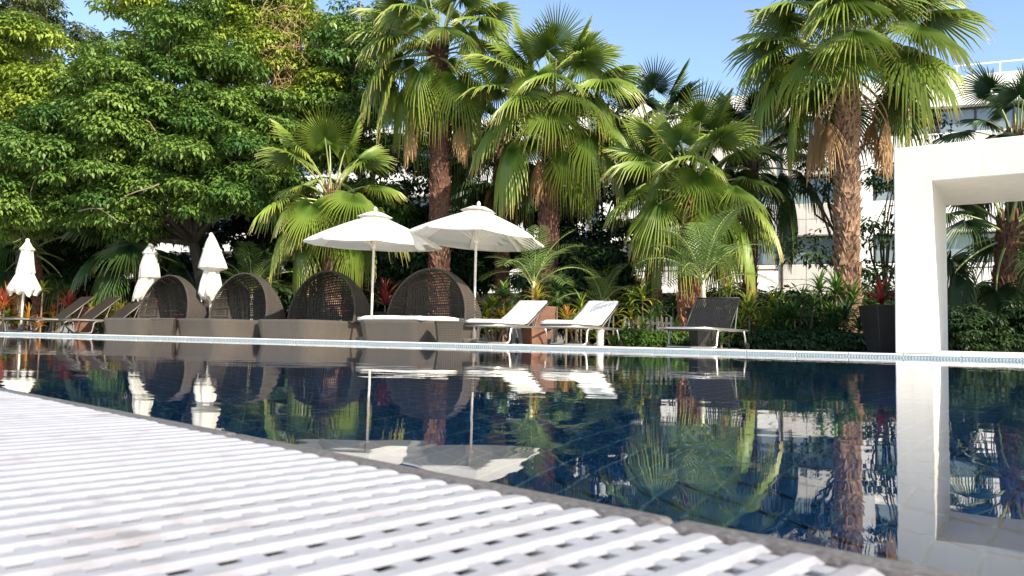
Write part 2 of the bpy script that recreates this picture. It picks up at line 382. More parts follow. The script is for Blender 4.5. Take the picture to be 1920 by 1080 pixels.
grate = thing('drain_grate', 'white slotted plastic overflow grate running along the near pool edge', 'drain grate', nside(0, 0, 0), rz)
PITCHR, RL = .0255, .42
prof = [(-.0093, -.0029), (-.0095, -.0024), (-.0055, -.0007), (-.0049, -.0003), (-.0040, 0), (.0040, 0), (.0049, -.0003), (.0055, -.0007), (.0095, -.0024), (.0093, -.0029)]
vs = []; fs = []; np_ = len(prof)
stations = [(-RL, 1, 0), (-.013, 1, 0), (-.006, .93, -.0006), (-.002, .75, -.0022), (0, .5, -.006)]
for (d, sc, dz) in stations:
    for (x, z) in prof: vs.append((x * sc, d, z + dz))
for i in range(len(stations) - 1):
    for k in range(np_ - 1): fs.append((i * np_ + k, i * np_ + k + 1, (i + 1) * np_ + k + 1, (i + 1) * np_ + k))
fs.append(tuple((len(stations) - 1) * np_ + k for k in range(np_)))
m = MB(); m.add(vs, fs); rib_me = m.mesh('rib', [MAT['grate']], smooth=False)
rng = random.Random(3)
for k in range(-52, 28):
    place('rib', rib_me, grate, (k * PITCHR + .004, -.029 + rng.uniform(-.001, .001), .006 + rng.uniform(-.0004, .0004)))
m = MB(); m.box((0, 0, 0), (80 * PITCHR, .0110, .005)); bar_me = m.mesh('cross_bar', [MAT['grate']])
for k in range(19):
    place('cross_bar', bar_me, grate, (-12 * PITCHR, -.048 - k * .0215, .0016), bevel=.0008)

# ------------------------------------------------------------------ white portal
def portal():
    base = at(1679, 668, 10.7); base.z = DECK
    ang = -R(33); ex = Vector((math.cos(ang), math.sin(ang), 0)); ey = Vector((-ex.y, ex.x, 0))
    W, D, H, cw, lt = 3.6, 2.15, 2.77, .455, .49
    t = thing('white_portal', 'thick white rendered portal frame standing at the far pool edge', 'portal', base, ang)
    m = MB()
    for x0, x1, z0, z1 in ((0, cw, 0, H), (cw, W - cw, H - lt, H), (W - cw, W, 0, H)): pass
    out = [(0, 0), (cw, 0), (cw, H - lt), (W - cw, H - lt), (W - cw, 0), (W, 0), (W, H), (0, H)]
    n = len(out)
    vs = [(x, 0, z) for x, z in out] + [(x, D, z) for x, z in out]
    front = [(0, 1, 2, 7), (7, 2, 3, 6), (3, 4, 5, 6)]
    m.add(vs, front + [tuple(n + i for i in reversed(f)) for f in front] + [(k, n + k, n + (k + 1) % n, (k + 1) % n) for k in range(n)])
    o = m.build('frame', MAT['white_plaster'], t, bevel=.012, seg=2)
    m = MB(); m.box((W / 2, D / 2, .02), (W - 2 * cw - .004, D - .02, .05)); m.build('floor_slab', MAT['coping'], t, bevel=.006)  # pale floor added to bounce sunlight up to the soffit
portal()

# ------------------------------------------------------------------ apartment building
FB = Vector((0, 32.0, 0)); FE = Vector((1, -.40, 0)).normalized(); FNb = Vector((.40, 1, 0)).normalized()   # along / away
def fac(u, v, off=0.0):
    d = ray(u, v); q = FB + FNb * off; t = (q - Vector((0, 0, CAM_Z))).dot(FNb) / d.dot(FNb)
    p = Vector((0, 0, CAM_Z)) + d * t - FB
    return p.dot(FE), p.z
bld = thing('apartment_building', 'white three storey apartment block with grey windows behind the palms', 'building', FB, math.atan2(FE.y, FE.x))
A0, A1 = -34.0, 30.0
def bbox(name, a0, a1, z0, z1, y0, y1, mt, parent=bld, bevel=0):
    m = MB(); m.box(((a0 + a1) / 2, (y0 + y1) / 2, (z0 + z1) / 2), (a1 - a0, y1 - y0, z1 - z0)); return m.build(name, MAT[mt], parent, bevel=bevel)
bbox('core_wall', A0 + .01, A1 - .01, 0, 8.9, .5, 12, 'grey_recess')
LV = [(1.95, 3.0), (4.03, 5.15), (6.17, 7.35), (8.25, 9.25)]
for z0, z1 in LV: bbox('wall_band', A0, A1, z0, z1, .03, .52, 'building_white')
# stone panels on the part between balcony and pilaster
ap0, _ = fac(1466, 540); ap1, _ = fac(1606, 540); pw = (ap1 - ap0) / 3
for z0, z1 in ((1.95, 3.0), (4.03, 5.15), (6.17, 7.35)):
    for i in range(-6, 3):
        for j in range(2):
            hz = (z1 - z0) / 2
            bbox('panel', ap0 + i * pw + .012, ap0 + (i + 1) * pw - .012, z0 + j * hz + .012, z0 + (j + 1) * hz - .012, 0, .028, 'stone_panel')
# pilasters
for u0_, u1_ in ((1604, 1636), (2010, 2045), (1128, 1150), (690, 712)):
    a, _ = fac(u0_, 400); b, _ = fac(u1_, 400); bbox('pilaster', a, b, 0, 9.24, -.32, .55, 'building_white')
# windows
def window(a0, a1, z0, z1, split, glass='glass'):
    m = MB(); f = .06
    m.box(((a0 + a1) / 2, .40, z0 + f / 2), (a1 - a0, .08, f)); m.box(((a0 + a1) / 2, .40, z1 - f / 2), (a1 - a0, .08, f))
    xs = [a0 + f / 2, a1 - f / 2] + [a0 + (a1 - a0) * s for s in split]
    for x in xs: m.box((x, .40, (z0 + z1) / 2), (f, .08, z1 - z0 - 2 * f - .002))
    wo = m.build('window', MAT['dark_frame'], bld)
    ed = sorted(xs)
    for x0, x1 in zip(ed, ed[1:]):
        m = MB(); m.box(((x0 + x1) / 2, .41, (z0 + z1) / 2), (x1 - x0 - f - .004, .02, z1 - z0 - 2 * f - .004)); m.build('pane', MAT[glass], wo)
        rr = random.Random(int(x0 * 100)).random()
        if rr > .35:
            m = MB(); m.box(((x0 + x1) / 2, .46, (z0 + z1) / 2), (x1 - x0 - f - .004, .02, z1 - z0 - 2 * f - .004)); m.build('curtain', MAT['curtain'], wo)
wp = ap1 - ap0
for z0, z1 in ((3.0, 4.03), (5.15, 6.17), (7.35, 8.25)):
    a, _ = fac(1483, 460); b, _ = fac(1600, 460); window(a, b, z0, z1, (.40, .72))
    a, _ = fac(1640, 460); b, _ = fac(1760, 460); window(a, b, z0, z1, (.35, .7))
    a, _ = fac(1765, 460); b, _ = fac(1990, 460); window(a, b, z0, z1, (.33, .66))
    for u in (150, 330, 500, 760, 900, 1020, 1170, 1320):
        a, _ = fac(u, 460); window(a, a + 2.6, z0, z1, (.5,))
# balconies
for u0_, u1_ in ((1196, 1459), (1640, 2000), (800, 1120)):
    a, _ = fac(u0_, 530, -.9); b, _ = fac(u1_, 530, -.9)
    bbox('balcony', a, b, 2.1, 2.68, -1.0, -.88, 'building_white'); bbox('balcony_slab', a, b, 1.95, 2.098, -1.0, -.003, 'building_white')
    bbox('balcony_rail', a, b, 2.72, 2.76, -.97, -.91, 'dark_frame')
    m = MB()
    for k in range(8): m.box((a + .1 + (b - a - .2) * k / 7, -.94, 2.699), (.03, .03, .038))
    m.build('rail_post', MAT['dark_frame'], bld)
# roof railing on the right
a, _ = fac(1790, 120); m = MB()
m.box(((a + A1) / 2, .25, 9.66), (A1 - a, .05, .04))
for k in range(9): m.box((a + .1 + k * 1.25, .25, 9.44), (.05, .05, .39))
m.build('roof_rail', MAT['building_white'], bld)
bbox('roof_storey', a - 1.5, A1, 9.0, 9.55, 2.0, 9, 'stone_panel')
# downpipe
a, _ = fac(1459.5, 500); m = MB(); m.tube([(a + .12, -.05, 0), (a + .12, -.05, 9.0)], .045, 8); m.build('downpipe', MAT['bark_dark'], bld)

# picket fence seen between the shrubs
p0 = at(1172, 600, 17.2); fence = thing('picket_fence', 'low white picket fence half hidden behind the shrubs beside lounger', 'fence', (p0.x, 17.2, .04), erz)
m = MB(); m.box((0, 0, .32), (.05, .02, .62)); pk = m.mesh('picket', [MAT['building_white']])
for k in range(11): place('picket', pk, fence, (k * .1, 0, 0))
for z in (.18, .5):
    m = MB(); m.box((.5, .03, z), (1.1, .03, .05)); m.build('rail', MAT['building_white'], fence)

# ------------------------------------------------------------------ loungers
def lattice(nu, nv, fu, wst, m):
    """woven strands over fu(s,t)->point,(s,t in 0..1); two crossing sets of narrow strips"""
    for i in range(nu):
        c = (i + .5) / nu; h = wst / nu / 2; N = max(8, nv // 2)
        vs = []
        for k in range(N + 1):
            t = k / N; vs += [fu(c - h, t), fu(c + h, t)]
        m.add(vs, [(2 * k, 2 * k + 1, 2 * k + 3, 2 * k + 2) for k in range(N)])
    for i in range(nv):
        c = (i + .5) / nv; h = wst / nv / 2; N = max(8, nu // 2)
        vs = []
        for k in range(N + 1):
            t = k / N; vs += [fu(t, c - h), fu(t, c + h)]
        m.add(vs, [(2 * k, 2 * k + 1, 2 * k + 3, 2 * k + 2) for k in range(N)])

def lounger(label, u, v, Y, yaw, back_ang=40, mtw='rattan', mtf='steel', open_weave=False, group='reclining sun loungers on the pool deck', scale=1.0, half_w=.29, back_len=.82):
    p = at(u, v, Y); t = thing('sun_lounger', label, 'sun lounger', (p.x, p.y, DECK), yaw, group); t.scale = (scale,) * 3
    W = half_w; hx = 1.02; bl = back_len; ba = R(back_ang)
    for s in (-1, 1):
        m = MB(); m.tube([(.02, s * W, .285), (.55, s * W, .285), (1.2, s * W, .285), (1.88, s * W, .285)], .017, 8); m.build('side_rail', MAT[mtf], t, smooth=True)
        m = MB(); m.tube([(1.62, s * W, .28), (1.70, s * W, .16), (1.74, s * W, .06)], .014, 8); m.build('rear_leg', MAT[mtf], t, smooth=True)
        m = MB(); m.tube([(1.74, s * (W + .012), .05), (1.74, s * (W + .04), .05)], .05, 14); m.build('wheel', MAT['pot_dark'], t)
        m = MB(); m.tube([(hx + .28, s * (W - .03), .28), (hx + .42, s * (W - .03), .285 + .42 * math.tan(ba) * .98)], .009, 6); m.build('back_strut', MAT[mtf], t)
    m = MB()
    q = [(.62, -W, .268), (.50, -W, .262), (.45, -W, .225), (.42, -W, .06), (.40, -W, .03), (.36, -W, .018)]
    q2 = [(x, -y, z) for x, y, z in reversed(q)]
    m.tube(q + [(.35, -W + .06, .018), (.35, W - .06, .018)] + q2, .017, 8); m.build('front_leg', MAT[mtf], t, smooth=True)
    for s_, xx in ((0, .02), (1, 1.86)):
        m = MB(); m.tube([(xx, -W, .285), (xx, W, .285)], .016, 8); m.build('cross_rail', MAT[mtf], t, smooth=True)
    # seat and back
    if open_weave:
        m = MB(); lattice(16, 26, lambda a, b: (.02 + b * (hx - .02), -W + a * 2 * W, .302), .62, m); so_ = m.build('seat', MAT[mtw], t)
        m = MB(); m.box(((hx) / 2, 0, .275), (hx - .04, 2 * W - .06, .03)); m.build('seat_support', MAT[mtw], t)
        m = MB(); lattice(22, 24, lambda a, b: (hx + b * bl * math.cos(ba), -W + a * 2 * W, .302 + b * bl * math.sin(ba)), .70, m); m.build('backrest', MAT[mtw], t)
    else:
        m = MB(); m.box((hx / 2 + .005, 0, .302), (hx, 2 * W - .01, .03)); m.build('seat', MAT[mtw], t, bevel=.008)
        rot = Matrix.Rotation(-ba, 3, 'Y')
        m = MB(); m.box(Vector((hx, 0, .300)) + rot @ Vector((bl / 2 + .015, 0, 0)), (bl, 2 * W - .01, .03), rot); m.build('backrest', MAT[mtw], t, bevel=.008)
    m = MB()
    for s in (-1, 1):
        m.tube([(hx, s * (W - .012), .30), (hx + bl * math.cos(ba), s * (W - .012), .30 + bl * math.sin(ba))], .013, 6)
    m.tube([(hx + bl * math.cos(ba), -W + .012, .30 + bl * math.sin(ba)), (hx + bl * math.cos(ba), W - .012, .30 + bl * math.sin(ba))], .013, 6)
    m.build('back_frame', MAT['frame_grey' if not open_weave else 'rattan_black'], t, smooth=True)
    return t, p, yaw, (W, hx, bl, ba)

def soft_slab(pts, w, th, nx=14, ny=8, seed=0):
    """padded cushion along a profile polyline (x,z), rounded edges"""
    rng = random.Random(seed); seg = [0]
    for a, b in zip(pts, pts[1:]): seg.append(seg[-1] + math.dist(a, b))
    L = seg[-1]; top = []; m = MB(); grid = {}
    vs = []
    def P(s):
        for i in range(len(pts) - 1):
            if s <= seg[i + 1] + 1e-9:
                f = (s - seg[i]) / (seg[i + 1] - seg[i]); a, b = pts[i], pts[i + 1]
                n = (-(b[1] - a[1]), b[0] - a[0]); l = math.hypot(*n); return a[0] + (b[0] - a[0]) * f, a[1] + (b[1] - a[1]) * f, n[0] / l, n[1] / l
    for i in range(nx + 1):
        s = L * i / nx; x, z, nx_, nz_ = P(s)
        for j in range(ny + 1):
            y = -w + 2 * w * j / ny
            e = min(1, min(s, L - s) / .05 * .75 + .25, (w - abs(y)) / .05 * .75 + .25)
            h = th * (math.sqrt(max(0, 1 - (1 - e) ** 2)) + .10 * math.sin(5 * y + s * 7) * rng.uniform(.4, 1))
            vs.append((x + nx_ * h, y, z + nz_ * h))
    n = len(vs)
    for i in range(nx + 1):
        x, z, nx_, nz_ = P(L * i / nx)
        for j in range(ny + 1): vs.append((x, -w + 2 * w * j / ny, z))
    fs = []
    for i in range(nx):
        for j in range(ny):
            a = i * (ny + 1) + j; b = a + ny + 1
            fs.append((a, b, b + 1, a + 1)); fs.append((n + a, n + a + 1, n + b + 1, n + b))
    for i in range(nx):
        a = i * (ny + 1); b = a + ny + 1; fs.append((a, n + a, n + b, b)); a += ny; b += ny; fs.append((a, b, n + b, n + a))
    for j in range(ny):
        fs.append((j, j + 1, n + j + 1, n + j)); a = nx * (ny + 1) + j; fs.append((a, n + a, n + a + 1, a + 1))
    m.add(vs, fs); return m

def pad(label, t, p, yaw, dims, seed):
    W, hx, bl, ba = dims; c, s = math.cos(ba), math.sin(ba); off = .020
    pts = [(.0, .317), (.25, .318), (hx * .6, .318), (hx - .10, .318), (hx + .02, .342), (hx + bl * .5 * c - off * s, .302 + bl * .5 * s + off * c), (hx + (bl + .01) * c - off * s, .302 + (bl + .01) * s + off * c)]
    o = soft_slab(pts, W - .02, .062, 30, 10, seed).build('seat_cushion', MAT['cushion'], None, (p.x, p.y, DECK), smooth=True)
    o.rotation_euler = (0, 0, yaw); tag(o, label, 'cushion', 'white lounger cushions')

# anchor = projected foot-left corner of the seat
t, p, yw, dm = lounger('grey framed sun lounger under the white cushion beside the wicker side table', 899, 641, 12.4, R(60), 29)
pad('long white cushion on the lounger nearest the open parasols', t, p, yw, dm, 1)
t, p, yw, dm = lounger('grey framed sun lounger with white cushion beside the short white post', 1044, 645, 12.0, R(60), 29)
pad('long white cushion on the lounger beside the white post', t, p, yw, dm, 2)
t, p, yw, dm = lounger('bare black woven sun lounger standing alone right of the short palm', 1277, 650, 11.2, R(56), 47, 'rattan_black', 'steel', True, half_w=.36, back_len=.66)
lounger('grey woven sun lounger farthest left, behind the closed parasol pole', 12, 628, 16.9, R(55), 40, 'rattan', 'frame_grey', scale=1.0)
lounger('grey woven sun lounger between the leftmost lounger and the brown planter', 65, 628, 16.7, R(55), 40, 'rattan', 'frame_grey')
lounger('grey woven sun lounger right of the brown planter, beside the first daybed', 120, 629, 16.5, R(55), 40, 'rattan', 'frame_grey')

# ------------------------------------------------------------------ hooded daybeds
def daybed(label, u, Y, u_h, cushion=None):
    """u: left edge of the base, u_h: centre of the hood opening"""
    p = at(u, 640, Y); yaw = -R(34); c, s = math.cos(yaw), math.sin(yaw)
    t = thing('wicker_daybed', label, 'daybed', (p.x, p.y, DECK), yaw, 'round hooded wicker daybeds in a row')
    m = MB(); L, D, H = 1.50, 1.75, .34
    def rr(sh, r=.26):
        pts = []
        for cx, cy, a0 in ((L - r, r, -90), (L - r, D - r, 0), (r, D - r, 90), (r, r, 180)):
            for k in range(7):
                a = R(a0 + 15 * k); pts.append((cx + (r - sh) * math.cos(a), cy + (r - sh) * math.sin(a)))
        return pts
    lev = [(.075, 0.0), (.065, .03), (.0, .30), (.004, .325), (.03, H)]
    vs = []; n = len(rr(0))
    for sh, z in lev: vs += [(x, y, z) for x, y in rr(sh)]
    fs = [(j * n + k, j * n + (k + 1) % n, (j + 1) * n + (k + 1) % n, (j + 1) * n + k) for j in range(len(lev) - 1) for k in range(n)]
    fs += [tuple(range(n - 1, -1, -1)), tuple((len(lev) - 1) * n + k for k in range(n))]
    m.add(vs, fs); m.build('base', MAT['rattan_weave'], t, smooth=False, bevel=.004)
    # hood: bowl shaped shell standing on the back of the base, opening towards the foot (-y)
    rx, rz_, cz, dep, y0 = .87, .85, .42, .62, .92
    def disc(x, z):
        """square to disc, so that the weave stays rectilinear; y bulges backwards"""
        dx = x * math.sqrt(max(0, 1 - z * z / 2)); dz = z * math.sqrt(max(0, 1 - x * x / 2)); r2 = min(1, dx * dx + dz * dz)
        zz = cz + rz_ * dz
        return (L / 2 + rx * dx, y0 + dep * (1 - r2) ** .42 * (1.15 - .3 * max(0, dz)) + .14 * (zz - .3), max(.335, zz))
    m = MB(); lattice(40, 36, lambda a, b: disc(-1 + 2 * a, -1 + 2 * b), .50, m); o = m.build('hood', MAT['rattan'], t); o['kind'] = 'stuff'
    m = MB(); off_ = lambda q: (q[0], q[1] + .012, q[2])
    for k in range(7):
        a = -.86 + 1.72 * k / 6
        m.tube([off_(disc(a, -1 + 2 * j / 14)) for j in range(4, 15)], .011, 5); m.tube([off_(disc(-1 + 2 * j / 14, a)) for j in range(15)], .011, 5)
    m.build('hood_ribs', MAT['rattan'], t, smooth=True)
    def rim(a, o=0):
        th = math.pi * (-.10 + 1.20 * a); zz = cz + (rz_ + o) * math.sin(th)
        return (L / 2 + (rx + o) * math.cos(th), y0 + .14 * (zz - .3), max(.32, zz))
    m = MB(); m.tube([rim(k / 40) for k in range(41)], .017, 8); m.build('hood_rim', MAT['rattan_band'], t, smooth=True)
    # closely woven side band behind the rim, deepest low down
    m = MB(); N = 44
    def band(a, b):
        q = rim(a, .012); lowr = 1 - max(0, min(1, (q[2] - .3) / .95)); return (q[0], q[1] + b * (.10 + .42 * lowr), q[2])
    lattice(9, 70, lambda a, b: band(b, a), .62, m); o = m.build('hood_band', MAT['rattan_band'], t); o['kind'] = 'stuff'
    if cushion:
        o = soft_slab([(0, .34), (.4, .34), (.8, .345), (1.2, .343), (1.60, .34)], .71, .075, 24, 14, 5).build('daybed_cushion', MAT['cushion'], None, (p.x + .75 * c - .04 * s, p.y + .75 * s + .04 * c, DECK + .004), smooth=True)
        o.rotation_euler = (0, 0, yaw + math.pi / 2); tag(o, cushion, 'cushion')
    return t
daybed('hooded wicker daybed farthest left, beside the row of grey loungers', 182, 16.4, 320)
daybed('hooded wicker daybed behind the closed parasol with the big top flap', 318, 15.4, 465)
daybed('hooded wicker daybed left of the open parasols, without a cushion', 470, 14.4, 615)
daybed('hooded wicker daybed with white cushion beneath the open parasols', 662, 13.4, 815, 'thin white cushion lying on the daybed beneath the parasols')

def side_table(label, u, v, Y, sc=1.0):
    p = at(u, v, Y); t = thing('side_table', label, 'side table', (p.x, p.y, DECK), R(10), 'small wicker side tables by the daybeds'); t.scale = (sc,) * 3
    a, b, H = .21, .17, .31
    m = MB()
    for k in range(4):
        an = R(90 * k); c, s = math.cos(an), math.sin(an)
        def fu(x, y):
            w_ = b + (a - b) * y; X, Y_ = (-w_ + 2 * w_ * x), -w_
            return (X * c - Y_ * s, X * s + Y_ * c, .01 + y * H)
        lattice(11, 9, fu, .55, m)
    m.build('woven_side', MAT['rattan_weave'], t)
    m = MB(); m.lathe([(b * 1.25, 0), (a * 1.25, H - .02)], 4); o = m.build('liner', MAT['rattan_black'], t, (0, 0, .02)); o.rotation_euler = (0, 0, R(45)); o.scale = (1.05, 1.05, .95)
    m = MB(); m.box((0, 0, H + .014), (2 * a + .02, 2 * a + .02, .022)); m.build('table_top', MAT['rattan_weave'], t, bevel=.005)
side_table('small wicker side table between the cushioned daybed and a lounger', 841, 641, 12.4)
side_table('small wicker side table between the two leftmost daybeds', 308, 630, 15.3)

# ------------------------------------------------------------------ parasols
def open_parasol(label, u, vtop, Y, tilt=(0, 0), rot=0, rad=1.18):
    p = at(u, 640, Y); t = thing('open_parasol', label, 'parasol', (p.x, p.y, DECK), 0, 'open white parasols')
    Ht = at(u, vtop, Y).z - DECK - .10; rise = .56; zr = Ht - rise - .05
    tb = thing('canopy_hub', None, None, (0, 0, 0)); bpy.data.objects.remove(tb)
    T = Matrix.Rotation(tilt[0], 4, 'X') @ Matrix.Rotation(tilt[1], 4, 'Y') @ Matrix.Rotation(rot, 4, 'Z')
    def X(q): return (T @ Vector((q[0], q[1], q[2] - zr - .2))) + Vector((0, 0, zr + .2))
    m = MB(); m.tube([(0, 0, 0), (0, 0, zr + .45)], .022, 12); m.build('pole', MAT['pole_white'], t, smooth=True)
    m = MB(); m.lathe([(.26, 0), (.26, .05), (.20, .07), (.05, .08), (.045, .22)], 20); m.build('base_weight', MAT['frame_grey'], t)
    # canopy
    m = MB(); n = 8; NS = 6; ring = []; prof = [(.05, 0), (.16, -.03), (.42, -.155), (.70, -.30), (.90, -.42), (1.0, -.495)]
    vs = []
    for (r, dz) in prof:
        for k in range(n * NS):
            f = (k % NS) / NS; th = 2 * math.pi * k / (n * NS)
            ch = math.cos(math.pi / n) / math.cos((f - .5) * 2 * math.pi / n)
            sag = 1 - .012 * r * math.sin(math.pi * f); z = zr + .03 + rise + dz - .018 * r * math.sin(math.pi * f)
            vs.append(X((rad * r * ch * sag * math.cos(th), rad * r * ch * sag * math.sin(th), z)))
    K = n * NS; fs = [(j * K + k, (j + 1) * K + k, (j + 1) * K + (k + 1) % K, j * K + (k + 1) % K) for j in range(len(prof) - 1) for k in range(K)]
    m.add(vs, fs)
    # hem band
    o_ = (len(prof) - 1) * K; hem = [Vector(vs[o_ + k]) - Vector((0, 0, .03)) for k in range(K)]
    m.add([vs[o_ + k] for k in range(K)] + hem, [(k, (k + 1) % K, K + (k + 1) % K, K + k) for k in range(K)])
    m.build('canopy', MAT['canopy'], t, smooth=False)
    m = MB(); vs = []
    for (r, dz) in ((.03, .075), (.12, .055), (.26, -.02)):
        for k in range(K):
            f = (k % NS) / NS; th = 2 * math.pi * k / K; ch = math.cos(math.pi / n) / math.cos((f - .5) * 2 * math.pi / n)
            vs.append(X((rad * r * ch * math.cos(th), rad * r * ch * math.sin(th), zr + .03 + rise + dz - .02 * r * math.sin(math.pi * f))))
    m.add(vs, [(j * K + k, (j + 1) * K + k, (j + 1) * K + (k + 1) % K, j * K + (k + 1) % K) for j in range(2) for k in range(K)]); m.build('vent_cap', MAT['canopy'], t)
    m = MB(); q = X((0, 0, zr + rise + .10)); m.tube([q, q + Vector((0, 0, .03)), q + Vector((0, 0, .07)), q + Vector((0, 0, .09))], [.022, .035, .028, .008], 10); m.build('finial', MAT['pole_white'], t, smooth=True)
    for k in range(n):
        th = 2 * math.pi * k / n; c, s = math.cos(th), math.sin(th)
        m = MB(); m.tube([X((rad * r * c, rad * r * s, zr + rise + dz + .012)) for r, dz in prof], .009, 6); m.build('rib', MAT['pole_white'], t)
        m = MB(); m.tube([X((.03 * c, .03 * s, zr + .06)), X((rad * .48 * c, rad * .48 * s, zr + rise - .185))], .008, 6); m.build('strut', MAT['pole_white'], t)
    m = MB(); m.lathe([(.03, zr + .0), (.045, zr + .02), (.045, zr + .09), (.03, zr + .11)], 12); m.build('runner', MAT['pole_white'], t)
open_parasol('open white parasol on the left, its edge over the daybed cushion', 695, 392, 13.9, (R(2), R(1.0)), R(12), 1.20)
open_parasol('open white parasol on the right, leaning towards the loungers', 888, 381, 13.7, (R(-2), R(3.5)), R(8), 1.20)

def closed_parasol(label, u_base, Y, prof, finial, seed):
    """prof: (photo u centre, v, half width px) down the folded cloth"""
    p = at(u_base, 628, Y); t = thing('closed_parasol', label, 'parasol', (p.x, p.y, DECK), 0, 'closed white parasols')
    s = Y / F_PX; rng = random.Random(seed); phs = [rng.uniform(0, 6) for _ in range(4)]
    m = MB(); n = 48; vs = []
    pts = []
    for (u, v, hw) in prof:
        q = at(u, v, Y) - Vector(p) ; pts.append((q.x, q.z + p.z - DECK, hw * s))
    # refine
    fine = []
    for a, b in zip(pts, pts[1:]):
        for k in range(4): f = k / 4; fine.append(tuple(x + (y - x) * f for x, y in zip(a, b)))
    fine.append(pts[-1]); nf = len(fine)
    for j, (x, z, r) in enumerate(fine):
        g = j / nf
        for k in range(n):
            th = 2 * math.pi * k / n
            fl = 1 - (.05 + .20 * g) * (.5 + .5 * math.cos(8 * th + phs[0] + .6 * math.sin(3 * th + phs[1]) + g * 1.0)) ** 1.5 + .04 * math.sin(5 * th + phs[2])
            low = (.05 * math.cos(8 * th + phs[0] + phs[3]) + .03 * math.sin(3 * th)) * (1 if j == nf - 1 else 0)
            vs.append((x + r * fl * math.cos(th), r * fl * math.sin(th), z + low))
    m.add(vs, [(j * n + k, (j + 1) * n + k, (j + 1) * n + (k + 1) % n, j * n + (k + 1) % n) for j in range(nf - 1) for k in range(n)])
    m.build('folded_canopy', MAT['canopy'], t, smooth=True)
    q = at(finial[0], finial[1], Y) - Vector(p); zt = q.z + p.z - DECK
    m = MB(); m.tube([(q.x, 0, zt - .09), (q.x, 0, zt - .05), (q.x, 0, zt - .02), (q.x, 0, zt)], [.018, .045, .04, .01], 12); m.build('finial', MAT['pole_white'], t, smooth=True)
    m = MB(); m.tube([(0, 0, 0), (q.x, 0, zt - .08)], .026, 10); m.build('pole', MAT['pole_white'], t, smooth=True)
    m = MB(); m.lathe([(.24, 0), (.24, .05), (.18, .07), (.05, .08), (.045, .2)], 20); m.build('base_weight', MAT['frame_grey'], t)
closed_parasol('closed white parasol farthest left, cloth flaring wide at the hem', 38, 17.6,
    [(52, 452, 3), (51, 462, 9), (51, 468, 14), (51, 471, 10.5), (49, 495, 14), (48, 511, 17), (47, 514, 16), (46, 530, 24), (45, 542, 30), (44, 551, 24)], (52, 447), 1)
closed_parasol('closed white parasol leaning left behind the first daybed hood', 270, 17.8,
    [(282, 458, 3), (282, 466, 8), (281, 475, 14), (281, 478, 11), (280, 500, 17), (280, 520, 19), (277, 523, 16), (270, 540, 16), (263, 558, 14), (259, 563, 11)], (282, 456), 2)
closed_parasol('tall closed white parasol with a wide folded top flap behind the second daybed', 394, 16.6,
    [(397, 441, 4), (397, 455, 11), (398, 475, 18), (399, 495, 25), (399, 503, 27), (397, 508, 15), (396, 512, 15), (395, 530, 20), (394, 550, 23), (394, 560, 17)], (396, 436), 3)

# ------------------------------------------------------------------ planters, bollard
def box_planter(label, u, v, Y, wb, wt, h, mt, group='tall tapered planters', yaw=R(15)):
    p = at(u, v, Y); t = thing('planter', label, 'planter', (p.x, p.y, DECK), yaw, group)
    m = MB(); b, c = wb / 2, wt / 2
    prof = [(b, 0), (c, h), (c - .03, h), (c - .05, h - .08)]
    vs = []
    for r, z in prof: vs += [(x * r, y * r, z) for x, y in ((-1, -1), (1, -1), (1, 1), (-1, 1))]
    m.add(vs, [(j * 4 + k, j * 4 + (k + 1) % 4, (j + 1) * 4 + (k + 1) % 4, (j + 1) * 4 + k) for j in range(3) for k in range(4)] + [(3, 2, 1, 0)])
    m.build('pot', MAT[mt], t, bevel=.01)
    m = MB(); m.box((0, 0, h - .075), (wt - .1, wt - .1, .02)); m.build('potting_soil', MAT['soil'], t)
    return p, h + DECK
box_planter('square brown planter behind the first cushioned lounger', 1006, 644, 14.0, .36, .50, .66, 'pot_brown', yaw=R(25))
box_planter('square brown planter behind the grey loungers at far left', 160, 628, 18.5, .36, .50, .62, 'pot_brown')
box_planter('black planter with red plant between two daybed hoods', 722, 632, 15.5, .30, .40, .55, 'pot_dark')
box_planter('tall dark planter close to the white portal', 1660, 657, 11.9, .36, .55, .70, 'pot_dark', yaw=R(5))
box_planter('dark brown planter behind the black lounger holding a feathery palm', 1318, 652, 12.7, .30, .42, .64, 'pot_dark', yaw=R(10))
p = at(1125, 648, 12.8); t = thing('bollard_light', 'short white cylindrical bollard behind the second cushioned lounger', 'bollard', (p.x, p.y, DECK))
m = MB(); m.lathe([(.055, 0), (.055, .22)], 16); m.build('post', MAT['building_white'], t, smooth=False)
m = MB(); m.lathe([(.062, .221), (.062, .25), (.05, .262)], 16); m.build('cap', MAT['building_white'], t)
